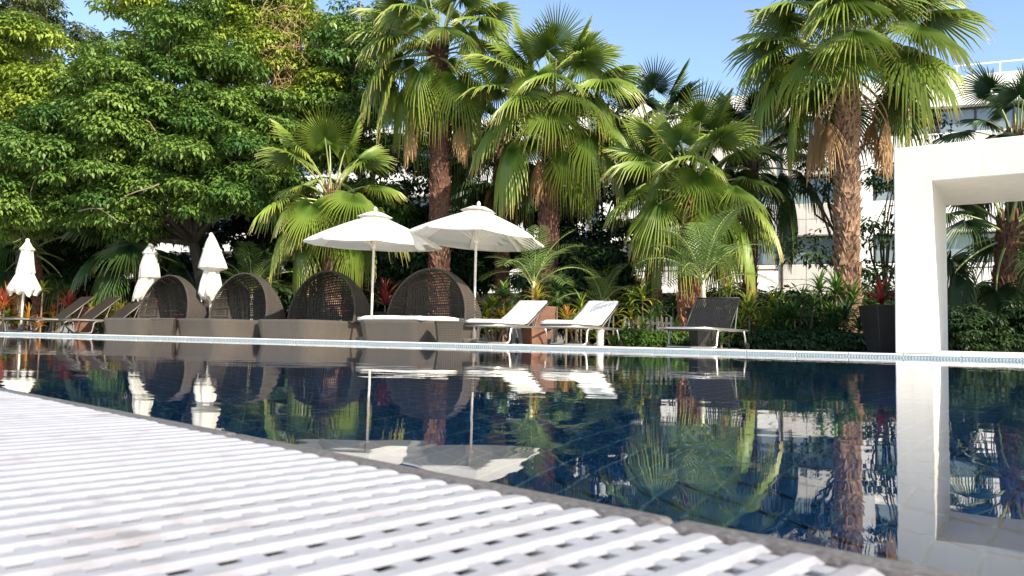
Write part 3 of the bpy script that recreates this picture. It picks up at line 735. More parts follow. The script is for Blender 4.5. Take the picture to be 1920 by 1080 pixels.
#PART2
# ------------------------------------------------------------------ vegetation builders
def fan_mesh(name, elev, bend, hang, droop, fold, spread=260, nseg=38, seed=0, Lp=1.0, Rb=.85, split=.40, closed=1.0, tipdry=1.0):
    """one fan-palm frond: arched petiole + pleated blade cut into drooping segments; base at the origin, pointing to +x"""
    rng = random.Random(seed); m = MB()
    th = elev; q = Vector((0, 0, 0)); pet = [q.copy()]; N = 7
    for k in range(N):
        th = elev - bend * ((k + 1) / N) ** 1.3; q = q + Vector((math.cos(R(th)), 0, math.sin(R(th)))) * (Lp / N); pet.append(q.copy())
    m.tube(pet, [.026 - .016 * k / N for k in range(N + 1)], 5, 0, caps=False)
    tb = R(th - hang); T = Vector((math.cos(tb), 0, math.sin(tb))); S = Vector((0, 1, 0)); Nn = Vector((-math.sin(tb), 0, math.cos(tb)))
    hub = pet[-1]; dphi = R(spread) / nseg
    rs = [.03, .28, split, (split + 1) / 2 + .03, 1.0]
    for k in range(nseg):
        f = (k + .5) / nseg * 2 - 1; phi = f * R(spread) / 2 * closed
        L = Rb * (1.0 - .42 * abs(f) ** 1.6) * rng.uniform(.92, 1.06); jit = rng.uniform(-.04, .04); dr = droop * rng.uniform(.75, 1.3)
        vs = []; at_ = []
        kink = rng.random() < .25 * droop
        for i, rr_ in enumerate(rs):
            r = rr_ * L; ph = phi + jit * max(0, rr_ - split) * 1.5
            d = T * math.cos(ph) + S * math.sin(ph); sd_ = -T * math.sin(ph) + S * math.cos(ph)
            hw = r * math.tan(dphi * closed / 2) if rr_ <= split + .01 else split * L * math.tan(dphi * closed / 2) * (.62 if i == 3 else .05)
            c = hub + d * r
            s_ = abs(math.sin(ph)); c = c - Nn * (fold * r * s_ ** 1.6)
            over = max(0, rr_ - .30) / .70
            pull = dr * L * over ** 2 * (1.35 if kink and i == 4 else 1)
            flat = Vector((c.x, c.y, 0)); hubf = Vector((hub.x, hub.y, 0))
            c = c - (flat - hubf) * min(.75, .55 * dr * over ** 2); c.z -= pull
            rid = .018 * min(1, r / .15) if i < 4 else .004
            vs += [c - sd_ * hw - Nn * rid * .5, c + Nn * rid, c + sd_ * hw - Nn * rid * .5]
            a = (0, .1, .35, .62, 1.0)[i] * (1 if tipdry else .5); at_ += [a * (.9 + .1 * rng.random())] * 3
        fs = []
        for i in range(4):
            a = i * 3; fs += [(a, a + 1, a + 4, a + 3), (a + 1, a + 2, a + 5, a + 4)]
        m.add(vs, fs, 1, at_)
    return m.mesh(name, [MAT['petiole'], MAT['fan']], smooth=False, attr='tip')

FAN = {}
# eight ages of frond, from upright to hanging
for i, (el, be, ha, dr, fo, sp) in enumerate([
        (80, 12, 4, .10, .25, 250), (66, 20, 6, .16, .25, 262), (52, 26, 10, .18, .28, 270), (36, 30, 16, .24, .30, 275),
        (20, 32, 22, .24, .28, 275), (4, 34, 26, .32, .28, 270), (-14, 34, 28, .40, .30, 262), (-32, 30, 20, .46, .35, 250)]):
    FAN[i] = [fan_mesh('frond', el, be, ha, dr, fo, sp, 46, 10 * i + k) for k in range(3)]
FAN_DEAD = [fan_mesh('dead_frond', -38, 34, 12, .25, .9, 150, 26, 90 + k, .8, .75, .3, .55) for k in range(2)]
FAN_FACE = [fan_mesh('frond', 28, 40, 52, .16, .15, 285, 50, 300 + k) for k in range(2)]   # blade turned down towards the viewer

def trunk_mb(h, r0_, r1_, lean=(0, 0), rings=26, n=14, seed=0, rough=.06):
    rng = random.Random(seed); m = MB(); vs = []
    for j in range(rings + 1):
        f = j / rings; r = r0_ + (r1_ - r0_) * f
        for k in range(n):
            t = 2 * math.pi * k / n; rr_ = r * (1 + rng.uniform(-rough, rough) + (.05 if j % 2 else -.03))
            vs.append((lean[0] * f * f + rr_ * math.cos(t), lean[1] * f * f + rr_ * math.sin(t), h * f))
    m.add(vs, [(j * n + k, j * n + (k + 1) % n, (j + 1) * n + (k + 1) % n, (j + 1) * n + k) for j in range(rings) for k in range(n)])
    return m
def boot_me(mname, seed):
    """stub of a cut leaf base, split into a V like on a real palm trunk"""
    rng = random.Random(seed); m = MB()
    vs = [(-.075, 0, -.10), (.075, 0, -.10), (.060, .0, .02), (-.060, .0, .02), (-.085, .02, -.12), (.085, .02, -.12), (.035, .075, .10), (-.035, .075, .10), (0, .045, .03), (0, .015, -.12)]
    m.add(vs, [(4, 9, 8, 7), (9, 5, 6, 8), (4, 7, 3, 0), (1, 2, 6, 5), (3, 7, 8, 6, 2)])
    return m.mesh('leaf_base', [MAT[mname]])
BOOT = {k: boot_me(k, 1) for k in ('boot', 'boot_red', 'fibre')}

def palm(label, u, Y, crown_uv, tr, n, Rf, seed, boots='boot', boot_rows=(0, 1), single_boots=False, dark=False, dead=4, elevs=None, face=(), trunk_h=None, phase=0.0, bottom_v=640, dead_az=(), dead_dz=-.5):
    b = at(u, bottom_v, Y); top = at(crown_uv[0], crown_uv[1], Y); h = top.z - .04
    t = thing('fan_palm', label, 'palm tree', (b.x, Y, .036), 0, 'fan palms behind the pool')
    lean = (top.x - b.x, 0); rng = random.Random(seed)
    trunk_mb(h, tr * 1.12, tr * .92, lean, max(12, int(h * 5)), 14, seed).build('trunk', MAT['bark_palm'], t, smooth=False)
    # leaf bases
    z = .15 + (boot_rows[0]) * h; k = 0; joined = MB(); bm_ = BOOT[boots]
    while z < boot_rows[1] * h:
        f = z / h; a = k * 2.39996; r = tr * (1.12 - .2 * f) * .93
        x = lean[0] * f * f + r * math.cos(a); y = lean[1] * f * f + r * math.sin(a)
        a += rng.uniform(-.3, .3); sc = tr / .24 * rng.uniform(.6, 1.45); rz_ = a - math.pi / 2 + rng.uniform(-.35, .35); tl = rng.uniform(-.4, .25)
        if single_boots:
            place('leaf_base', bm_, t, (x, y, z), (tl, 0, rz_), sc)
        else:
            M4 = Matrix.Translation((x, y, z)) @ Matrix.Rotation(rz_, 4, 'Z') @ Matrix.Rotation(tl, 4, 'X') @ Matrix.Scale(sc, 4)
            joined.add([M4 @ v.co for v in bm_.vertices], [tuple(p.vertices) for p in bm_.polygons])
        k += 1; z += .0155 * (tr / .24)
    if not single_boots: o = joined.build('leaf_bases', MAT[boots], t); o['kind'] = 'stuff'
    # heart fibre
    m = MB(); mm = random.Random(seed + 5)
    for k in range(46):
        a = mm.uniform(0, 6.28); rr_ = tr * .8; m.tube([(lean[0] + rr_ * math.cos(a), rr_ * math.sin(a), h - .45 + mm.uniform(0, .3)), (lean[0] + rr_ * 1.3 * math.cos(a), rr_ * 1.3 * math.sin(a), h - .1 + mm.uniform(0, .4)), (lean[0] + rr_ * 1.6 * math.cos(a), rr_ * 1.6 * math.sin(a), h + mm.uniform(-.3, .35))], [.02, .016, .006], 4)
    o = m.build('crown_fibre', MAT['fibre'], t); o['kind'] = 'stuff'
    for i in range(n):
        f = (i + .5) / n; e = min(7, int(f * 8)) if elevs is None else elevs[i % len(elevs)]
        a = phase + i * 2.39996 + rng.uniform(-.25, .25)
        o = place('frond', FAN[e][rng.randint(0, 2)], t, (lean[0] + .6 * tr * math.cos(a), .6 * tr * math.sin(a), h + .15 - .55 * f * Rf), (rng.uniform(-.18, .18), rng.uniform(-.1, .1), a), Rf * rng.uniform(.86, 1.1))
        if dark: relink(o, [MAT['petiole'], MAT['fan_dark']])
    for (az, sc, dz) in face:
        o = place('frond', FAN_FACE[rng.randint(0, 1)], t, (lean[0], 0, h + dz), (0, 0, R(az)), Rf * sc)
    for i in range(dead):
        a = R(dead_az[i]) if i < len(dead_az) else rng.uniform(0, 6.28)
        o = place('dead_frond', FAN_DEAD[i % 2], t, (lean[0] + tr * math.cos(a), tr * math.sin(a), h + dead_dz - .35 * rng.random()), (0, 0, a), Rf * rng.uniform(.7, .95))
        relink(o, [MAT['dry'], MAT['fan_dry']])
    return t

ALL = [0, 1, 2, 3, 4, 5, 6, 7]
palm('tallest fan palm in the middle, its dark shaggy trunk rising behind the right open parasol', 820, 17.4, (822, 80), .185, 38, 1.18, 21, 'fibre', (0, 1), dead=6,
     face=((-150, .9, -.15), (-40, .8, -.1), (-115, .7, .1)), dead_az=(-165, -20, -150, 175, -10, 160), dead_dz=-1.0)
palm('leafy fan palm right of the open parasols with a skirt of brown tips', 1022, 16.6, (1040, 195), .18, 40, 1.16, 22, 'fibre', (0, 1), dead=5,
     face=((-92, 1.0, -.45), (-140, .95, -.25), (-45, .95, -.2), (-115, .9, .2), (-60, .9, .5)), dead_az=(-90, -100, -80, -120, -60))
palm('short fan palm with an orange brown trunk right behind the black lounger', 1293, 15.4, (1298, 350), .19, 32, 1.06, 23, 'boot_red', (0, 1), True, dead=1,
     face=((-95, .95, -.1), (-55, .7, -.25), (-150, .8, .05)))
palm('big fan palm with a thick patterned trunk left of the white portal', 1588, 14.6, (1590, 78), .185, 44, 1.26, 24, 'boot', (0, 1), True, dead=8,
     face=((-125, .8, .15), (-50, .85, .15), (-90, .65, .3)), elevs=(0, 1, 2, 2, 3, 3, 4, 4, 5, 5, 6), dead_az=(-15, -160, -25, -140, 20, 165, -5, -175), dead_dz=-.75)
palm('low fan palm with bright fans behind the left open parasol', 620, 16.4, (622, 365), .14, 21, 1.0, 25, 'boot', (0, 1), dead=1,
     face=((-100, 1.0, -.5), (-150, .9, -.35), (-60, .9, -.5), (-130, .8, -.8), (-80, .85, -.85)))
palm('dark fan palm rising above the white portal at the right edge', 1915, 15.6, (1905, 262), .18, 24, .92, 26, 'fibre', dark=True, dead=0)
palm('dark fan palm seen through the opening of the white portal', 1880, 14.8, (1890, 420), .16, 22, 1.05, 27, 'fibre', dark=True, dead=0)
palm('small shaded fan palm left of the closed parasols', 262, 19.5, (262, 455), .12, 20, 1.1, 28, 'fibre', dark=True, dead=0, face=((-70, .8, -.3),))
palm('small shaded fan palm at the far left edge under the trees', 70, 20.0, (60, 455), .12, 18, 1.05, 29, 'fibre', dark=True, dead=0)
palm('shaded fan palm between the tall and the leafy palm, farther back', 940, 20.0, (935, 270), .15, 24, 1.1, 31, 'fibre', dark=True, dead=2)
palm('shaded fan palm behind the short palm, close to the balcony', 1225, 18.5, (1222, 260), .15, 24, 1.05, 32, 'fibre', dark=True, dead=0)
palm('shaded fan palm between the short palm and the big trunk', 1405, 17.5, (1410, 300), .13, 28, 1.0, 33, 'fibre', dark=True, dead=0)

# feather palms
def feather_mesh(seed, elev, arch, L=1.5, nl=21):
    rng = random.Random(seed); m = MB(); pts = []; q = Vector((0, 0, 0)); N = 14
    for k in range(N + 1):
        pts.append(q.copy()); th = R(elev - arch * (k / N) ** 1.4); q = q + Vector((math.cos(th), 0, math.sin(th))) * (L / N)
    m.tube(pts, [.016 - .013 * k / N for k in range(N + 1)], 5, 0, caps=False)
    for i in range(nl):
        f = .18 + .82 * i / (nl - 1); x = f * N; j = min(N - 1, int(x)); c = pts[j].lerp(pts[j + 1], x - j); T = (pts[j + 1] - pts[j]).normalized()
        Nn = Vector((-T.z, 0, T.x)); ll = .46 * L / 1.5 * math.sin(math.pi * (.12 + .80 * f)) ** .7 * rng.uniform(.9, 1.1)
        for s in (-1, 1):
            d = (T * .75 + Vector((0, s, 0)) * .9 + Nn * .30).normalized(); w_ = .0125; vs = []; a_ = []
            sd_ = d.cross(Nn).normalized()
            for k, (r, ww) in enumerate(((0, .4), (.35, 1), (.7, .8), (1, .05))):
                p = c + d * ll * r; p.z -= .28 * ll * r * r; vs += [p - sd_ * w_ * ww, p + sd_ * w_ * ww]; a_ += [r] * 2
            m.add(vs, [(0, 1, 3, 2), (2, 3, 5, 4), (4, 5, 7, 6)], 1, a_)
    return m.mesh('frond', [MAT['petiole'], MAT['feather']], attr='tip')
FEA = [feather_mesh(k, e, a) for k, (e, a) in enumerate(((78, 55), (62, 75), (46, 85), (30, 70)))]
def feather_palm(label, u, v0, Y, stem_h, Rf, n, seed, spread0=0.0, zb=.036):
    b = at(u, v0, Y); b.z = zb; t = thing('feather_palm', label, 'palm', b, 0, 'feathery palms in the planting'); rng = random.Random(seed)
    m = MB(); m.tube([(0, 0, 0), (.01, 0, stem_h * .5), (0, 0, stem_h), (0, 0, stem_h + .25)], [.045, .04, .035, .015], 8); m.build('trunk', MAT['stem_pale'], t, smooth=True)
    for i in range(n):
        a = spread0 + i * 2.39996; o = place('frond', FEA[min(3, int(i / n * 4))], t, (0, 0, stem_h + rng.uniform(-.05, .12)), (0, 0, a), Rf * rng.uniform(.85, 1.1))
    return t
feather_palm('feathery palm with a pale stem behind the first cushioned lounger', 1000, 560, 14.06, .42, .82, 11, 1, zb=.62)
feather_palm('feathery palm with a white green stem above the black lounger', 1318, 560, 12.7, .42, .92, 13, 2, .6, zb=.62)
feather_palm('feathery palm low between the leafy palm and the lounger shrubs', 1130, 600, 16.0, .75, .8, 10, 3, 1.0)
feather_palm('dark feathery palm behind the second daybed hood', 470, 600, 18.5, 1.0, 1.0, 12, 4)

# ------------------------------------------------------------------ broadleaf trees
def leaf_cloud(name, mt, ells, n_sprig, leaf, seed, parent, sub=(.35, .7), per=12, droop=.6, spr=.20, fill=.25, sub_n=70):
    """crown: sub-clumps scattered on big ellipsoids, each clump carries sprigs of drooping leaflets"""
    g = np.random.default_rng(seed)
    wts = np.array([e[3] * e[5] for e in ells], float); wts /= wts.sum()
    subs = []
    for i in range(sub_n):
        e = ells[g.choice(len(ells), p=wts)]; d = g.normal(size=3); d /= np.linalg.norm(d)
        if d[1] > .3 and g.random() < .6: d[1] *= -1
        rr_ = g.uniform(.70, 1.0) if g.random() > fill else g.uniform(.2, .7)
        r = g.uniform(*sub)
        subs.append((e[0] + d[0] * e[3] * rr_, e[1] + d[1] * e[4] * rr_, e[2] + d[2] * e[5] * rr_, r, r * g.uniform(.85, 1.1), r * g.uniform(.46, .78), g.uniform(0, 1)))
    subs = np.array(subs); wt = subs[:, 3] ** 2; idx = g.choice(len(subs), n_sprig, p=wt / wt.sum()); S_ = subs[idx]
    d = g.normal(size=(n_sprig, 3)); d /= np.linalg.norm(d, axis=1)[:, None]; d[:, 2] = np.abs(d[:, 2]) * .9 - .25 * g.random(n_sprig)
    ce = S_[:, :3] + d * S_[:, 3:6] * g.uniform(.72, 1.02, (n_sprig, 1))
    # leaflets
    N = n_sprig * per; c = np.repeat(ce, per, 0); out = np.repeat(d, per, 0); sid = np.repeat(np.arange(n_sprig), per)
    az = np.tile(np.arange(per) * 2 * math.pi / per, n_sprig) + np.repeat(g.uniform(0, 6.28, n_sprig), per) + g.normal(0, .25, N)
    el = g.normal(-droop, .35, N)
    dirv = np.stack([np.cos(az) * np.cos(el), np.sin(az) * np.cos(el), np.sin(el)], 1) + out * .45; dirv /= np.linalg.norm(dirv, axis=1)[:, None]
    upv = np.tile([0, 0, 1.0], (N, 1)) + out * .5 + g.normal(0, .25, (N, 3))
    side = np.cross(dirv, upv); side /= np.linalg.norm(side, axis=1)[:, None] + 1e-6; nn = np.cross(side, dirv)
    L = leaf * g.uniform(.7, 1.25, N)[:, None]; st = c + dirv * (spr * g.uniform(.1, 1.0, N)[:, None])
    W = L * .27
    mid = st + dirv * L * .45; tip = st + dirv * L - np.array([0, 0, 1.0]) * L * .22
    v = np.stack([st, mid + side * W + nn * W * .35, tip, mid - side * W + nn * W * .35], 1).reshape(-1, 3)
    tint = np.clip(.62 * np.repeat(S_[:, 6], per) + .33 * np.repeat(g.random(n_sprig), per) + .22 * g.random(N) - .08, 0, 1)
    me = bpy.data.meshes.new(name); me.vertices.add(N * 4); me.vertices.foreach_set('co', v.ravel().astype(np.float32))
    me.loops.add(N * 6); base = np.arange(N)[:, None] * 4
    li = np.concatenate([base + [0, 1, 2], base + [0, 2, 3]], 1).ravel(); me.loops.foreach_set('vertex_index', li.astype(np.int32))
    me.polygons.add(N * 2); me.polygons.foreach_set('loop_start', np.arange(0, N * 6, 3, dtype=np.int32))
    try: me.polygons.foreach_set('loop_total', np.full(N * 2, 3, np.int32))
    except Exception: pass
    a = me.attributes.new('tint', 'FLOAT', 'POINT'); a.data.foreach_set('value', np.repeat(tint, 4).astype(np.float32))
    me.materials.append(MAT[mt]); me.update(calc_edges=True)
    o = place(name, me, parent); o['kind'] = 'stuff'; return o, subs

def ell(u, v, Y, ru, rv, ry):
    p = at(u, v, Y); s = Y / F_PX; return (p.x, p.y, p.z, ru * s, ry, rv * s)
def tree(label, u, Y, ells, mt, n_sprig, leaf, seed, tr=.16, bark='bark', limbs=9, group='broadleaf trees behind the pool', limb_seed=0, twigs=0, lean=(0, 0), sub=(.35, .7), cat='tree', **kw):
    b = at(u, 640, Y); t = thing('broadleaf_tree', label, cat, (b.x, Y, .036), 0, group); rng = random.Random(seed * 7 + limb_seed)
    E = [(e[0] - b.x, e[1] - Y, e[2] - .036, e[3], e[4], e[5]) for e in ells]
    o, subs = leaf_cloud('crown', mt, E, n_sprig, leaf, seed, t, sub=sub, **kw)
    c = Vector((sum(e[0] for e in E) / len(E), sum(e[1] for e in E) / len(E), sum(e[2] for e in E) / len(E)))
    zb = min(e[2] - e[5] for e in E); fork = Vector((c.x * .35 + lean[0], c.y * .35, max(.6, min(zb + .3, c.z * .7))))
    m = MB(); m.tube([(0, 0, 0), (fork.x * .3 + rng.uniform(-.1, .1), fork.y * .3, fork.z * .35), (fork.x * .7, fork.y * .7, fork.z * .7), fork], [tr * 1.25, tr, tr * .85, tr * .7], 10); m.build('trunk', MAT[bark], t, smooth=True)
    ok = [i for i in range(len(subs)) if subs[i][2] > fork.z + .4] or list(range(len(subs)))
    pick = rng.sample(ok, min(limbs, len(ok)))
    for k in pick:
        e = Vector(subs[k][:3]); mid = fork.lerp(e, .5) + Vector((rng.uniform(-.35, .35), rng.uniform(-.3, .3), rng.uniform(-.1, .35)))
        m = MB(); q = [fork, fork.lerp(mid, .5) + Vector((rng.uniform(-.12, .12), 0, rng.uniform(-.05, .15))), mid, mid.lerp(e, .5) + Vector((rng.uniform(-.15, .15), 0, rng.uniform(-.1, .1))), e]
        m.tube(q, [tr * .5, tr * .40, tr * .28, tr * .17, tr * .06], 6); m.build('limb', MAT[bark], t, smooth=True)
    for k in range(twigs):
        e = min((subs[rng.randrange(len(subs))] for _ in range(4)), key=lambda q: q[1]); q = Vector(e[:3]) + Vector((rng.uniform(-.5, .5), -.25, rng.uniform(-.35, .05))); pts = [q.copy()]
        dv = Vector((rng.choice((-1, 1)), rng.uniform(-.4, .2), rng.uniform(-.5, .6)))
        for j in range(5): dv = (dv + Vector((rng.gauss(0, .35), rng.gauss(0, .2), rng.gauss(0, .4)))).normalized(); q = q + dv * rng.uniform(.16, .30); pts.append(q.copy())
        m = MB(); m.tube(pts, [.020, .018, .015, .012, .009, .004], 5); m.build('branch', MAT['bark'], t, smooth=True)
    return t, subs

tree('large broadleaf tree with drooping dark green leaves behind the closed parasols', 400, 19.0,
     [ell(330, 120, 19, 150, 130, 1.6), ell(210, 270, 18.4, 150, 110, 1.6), ell(400, 290, 18.4, 165, 105, 1.6), ell(470, 250, 18.8, 100, 110, 1.3), ell(330, 230, 18.6, 200, 150, 1.6), ell(90, 330, 18.2, 130, 110, 1.5), ell(250, 375, 18.0, 130, 65, 1.3), ell(420, 355, 17.9, 110, 62, 1.2), ell(60, 400, 18.4, 110, 70, 1.2)],
     'leaf_tree', 13000, .118, 1, .17, 'bark_dark', limbs=22, sub=(.30, .68), per=12, droop=.55, spr=.18, sub_n=300, twigs=10)
tree('yellow green broadleaf tree filling the upper left corner', 40, 20.5,
     [ell(40, 160, 20.5, 150, 130, 1.8), ell(100, 200, 20, 110, 80, 1.4), ell(-40, 260, 20, 120, 150, 1.5)],
     'leaf_lime', 3600, .13, 2, .16, sub_n=110)
tree('olive crowned tree standing highest in the upper left corner', 90, 25.0,
     [ell(60, 60, 25, 110, 90, 1.6), ell(-60, 20, 25, 130, 120, 1.6)], 'leaf_olive', 1900, .12, 3, .15, sub_n=60)
tree('light green tree above the dry vines near the top centre left', 520, 22.0,
     [ell(430, 40, 22, 120, 90, 1.5), ell(560, 120, 22, 100, 130, 1.5), ell(520, 20, 22.5, 110, 80, 1.5), ell(580, 200, 21.5, 90, 110, 1.2), ell(270, 20, 22.5, 70, 60, 1.2)],
     'leaf_lime', 4200, .13, 4, .15, sub_n=130)
tree('dark green tree left of the tallest palm crown', 680, 21.0,
     [ell(660, 130, 21, 70, 130, 1.4), ell(650, 260, 21, 80, 130, 1.3), ell(720, 330, 21, 80, 150, 1.3), ell(690, 30, 21.5, 60, 70, 1.3)],
     'leaf_tree', 2600, .13, 5, .14, sub_n=90)
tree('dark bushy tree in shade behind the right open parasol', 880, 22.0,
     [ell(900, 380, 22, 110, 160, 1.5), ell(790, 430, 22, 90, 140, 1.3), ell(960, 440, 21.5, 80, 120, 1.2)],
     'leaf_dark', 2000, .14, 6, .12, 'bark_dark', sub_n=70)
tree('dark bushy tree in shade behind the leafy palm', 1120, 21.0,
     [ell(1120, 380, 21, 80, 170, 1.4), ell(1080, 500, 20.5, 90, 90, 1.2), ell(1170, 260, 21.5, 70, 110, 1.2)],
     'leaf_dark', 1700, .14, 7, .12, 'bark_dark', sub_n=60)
tree('small dark bush of glossy leaves beside the leafy palm trunk', 1060, 17.2,
     [ell(1065, 540, 17.2, 65, 70, .7), ell(1110, 500, 17.4, 50, 80, .7)], 'leaf_dark', 900, .16, 8, .05, 'bark_dark', 5, sub_n=30)
tree('sparse thin tree with a leaning dark trunk before the grey windows', 1545, 16.6,
     [ell(1525, 345, 16.6, 45, 30, .5), ell(1520, 470, 16.6, 45, 35, .5), ell(1545, 290, 16.6, 40, 25, .5)], 'leaf_dark', 120, .12, 9, .07, 'bark_dark', 9, sub=(.3, .6), sub_n=16, per=7, lean=(.55, 0))
tree('sparse thin tree against the white pilaster beside the portal', 1652, 16.0,
     [ell(1650, 440, 16, 32, 55, .5), ell(1640, 530, 16, 40, 50, .5), ell(1740, 240, 16.4, 40, 25, .5), ell(1655, 340, 16, 25, 20, .4)], 'leaf_dark', 260, .11, 10, .05, 'bark_dark', 9, sub=(.3, .6), sub_n=26, per=7)
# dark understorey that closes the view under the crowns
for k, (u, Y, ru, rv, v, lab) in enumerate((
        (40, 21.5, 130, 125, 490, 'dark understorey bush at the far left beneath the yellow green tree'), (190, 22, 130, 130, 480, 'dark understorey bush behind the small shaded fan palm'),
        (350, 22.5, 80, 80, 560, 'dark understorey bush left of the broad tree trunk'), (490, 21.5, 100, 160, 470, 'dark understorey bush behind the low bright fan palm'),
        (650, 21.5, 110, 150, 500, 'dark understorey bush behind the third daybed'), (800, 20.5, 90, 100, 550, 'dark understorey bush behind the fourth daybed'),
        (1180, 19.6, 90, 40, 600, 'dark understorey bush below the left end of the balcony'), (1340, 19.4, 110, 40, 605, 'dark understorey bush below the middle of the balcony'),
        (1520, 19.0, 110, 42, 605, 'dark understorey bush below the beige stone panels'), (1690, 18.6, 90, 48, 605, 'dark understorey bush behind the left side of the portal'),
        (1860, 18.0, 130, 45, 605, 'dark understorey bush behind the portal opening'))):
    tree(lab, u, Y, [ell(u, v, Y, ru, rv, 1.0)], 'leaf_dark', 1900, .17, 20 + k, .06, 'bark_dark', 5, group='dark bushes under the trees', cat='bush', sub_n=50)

# dry vine tangle on the light green tree
p = at(515, 130, 20.7); t = thing('dry_vine', 'tangle of dry tan vines hanging in the light green tree', 'vine', p); rng = random.Random(8); m = MB()
for k in range(560):
    x = rng.gauss(0, .42) + .2; z = rng.gauss(.1, .9); q = Vector((x * (1 - .15 * z), rng.uniform(-.4, .4), z)); pts = [q.copy()]
    dr = Vector((rng.gauss(-.1, .35), rng.gauss(0, .2), rng.uniform(-1, .7)))
    for j in range(4): dr = dr + Vector((rng.gauss(0, .3), rng.gauss(0, .2), rng.gauss(0, .25))); q = q + dr.normalized() * .12; pts.append(q.copy())
    m.tube(pts, [.006, .006, .005, .004, .002], 3, caps=False)
o = m.build('twigs', MAT['dry'], t); o['kind'] = 'stuff'

# clipped hedge and ground cover
def hedge(name, label, u0_, u1_, Y, z1, thick, n, leaf, mt, seed, cat='hedge'):
    a = at(u0_, 640, Y); b = at(u1_, 640, Y); t = thing(name, label, cat, ((a.x + b.x) / 2, Y, .036))
    ee = [((a.x - b.x) / 2 + (b.x - a.x) * (k + .5) / 6, 0, z1 * .5, (b.x - a.x) / 9, thick, z1 * .5) for k in range(6)]
    o, _ = leaf_cloud('foliage', mt, ee, n, leaf, seed, t, sub=(.15, .3), sub_n=90, spr=.08, per=8)
    m = MB()
    for k in range(9): x = (a.x - b.x) / 2 + (b.x - a.x) * (k + .5) / 9; m.tube([(x, 0, 0), (x + .05, .03, z1 * .4), (x - .05, 0, z1 * .8)], [.03, .02, .01], 6)
    m.build('stem', MAT['bark_dark'], t)
    return t
hedge('hedge', 'dark clipped hedge seen through the portal opening', 1770, 2000, 13.6, .85, .35, 2200, .08, 'leaf_dark', 41)
hedge('low_hedge', 'low dark leafy hedge between the black lounger and the portal', 1400, 1640, 13.7, .30, .3, 1700, .09, 'leaf_shade', 42, 'shrubbery')
hedge('low_hedge', 'low bright green ground shrubs beside the white bollard', 1165, 1290, 14.2, .26, .3, 900, .07, 'leaf_green', 43, 'shrubbery')

# ------------------------------------------------------------------ strap leaved plants
def strap_mesh(elev, arch, L, W, seed, waist=.0):
    rng = random.Random(seed); m = MB(); q = Vector((0, 0, 0)); N = 6; vs = []; a_ = []
    tw = rng.uniform(.8, 1.0)
    for k in range(N + 1):
        f = k / N; th = R(elev - arch * f ** 1.5); T = Vector((math.cos(th), 0, math.sin(th))); Nn = Vector((-T.z, 0, T.x))
        ww = W * (math.sin(math.pi * min(1, .16 + .84 * f)) ** .6 if waist else (.55 + .45 * math.sin(math.pi * min(1, .1 + f * .75))) * (1 - f ** 3)) * .5 + .001
        vs += [q + Vector((0, -ww, 0)) + Nn * ww * .5, q.copy(), q + Vector((0, ww, 0)) + Nn * ww * .5]; a_ += [f * tw] * 3
        q = q + T * (L / N)
    m.add(vs, [(k * 3 + j, k * 3 + j + 1, k * 3 + j + 4, k * 3 + j + 3) for k in range(N) for j in (0, 1)], 0, a_)
    return m.mesh('leaf', [MAT['leaf_green']], smooth=True, attr='tint')
STRAP = {'brom': [[strap_mesh(e, a, 1, .115, s) for s in range(2)] for e, a in ((84, 25), (68, 50), (50, 70), (30, 75))],
         'drac': [[strap_mesh(e, a, 1, .105, 5 + s) for s in range(2)] for e, a in ((80, 50), (58, 85), (36, 95), (10, 80))],
         'crot': [[strap_mesh(e, a, 1, .26, 9 + s, .5) for s in range(2)] for e, a in ((75, 30), (52, 55), (30, 60), (8, 55))]}
def rosette(t, kind, n, size, mats, seed, z=0, x=0, y=0):
    rng = random.Random(seed)
    for i in range(n):
        f = i / n; me = STRAP[kind][min(3, int(f * 4))][rng.randint(0, 1)]
        o = place('leaf', me, t, (x, y, z + rng.uniform(-.02, .02) - .06 * size * f), (rng.uniform(-.15, .15), 0, i * 2.39996 + rng.uniform(-.2, .2)), size * rng.uniform(.75, 1.12))
        relink(o, [MAT[rng.choice(mats)]])
NAMES = {'brom': ('bromeliad', 'plant'), 'drac': ('dracaena', 'plant'), 'crot': ('croton_shrub', 'shrub')}
def plant(label, kind, u, v, Y, size, n, mats, seed, stems=1, sh=0.0, spread=.2, base_z=None, group='ornamental plants along the planting bed'):
    """u,v: the photo position of the rosette heart; the stem reaches the soil below it"""
    p = at(u, v, Y); z0 = .036 if base_z is None else base_z; nm, ct = NAMES[kind]
    t = thing(nm, label, ct, (p.x, Y, z0), 0, group); rng = random.Random(seed)
    hz = max(.02, p.z - z0)
    for s in range(stems):
        x, y = (0, 0) if s == 0 else (rng.uniform(-spread, spread), rng.uniform(-spread, spread) * .7); hs = hz * (1 if s == 0 else rng.uniform(.45, 1.05))
        if hs > .06:
            m = MB(); m.tube([(x * .3, y * .3, 0), (x * .8, y * .8, hs * .6), (x, y, hs)], [.02, .017, .014], 6); m.build('stem', MAT['bark'], t)
        rosette(t, kind, n, size * (1 if s == 0 else rng.uniform(.7, 1)), mats, seed * 13 + s, hs, x, y)
    return t
Y_, O_, Rd, Mr, G_, Sh = 'leaf_yellow', 'leaf_orange', 'leaf_red', 'leaf_maroon', 'leaf_green', 'leaf_shade'
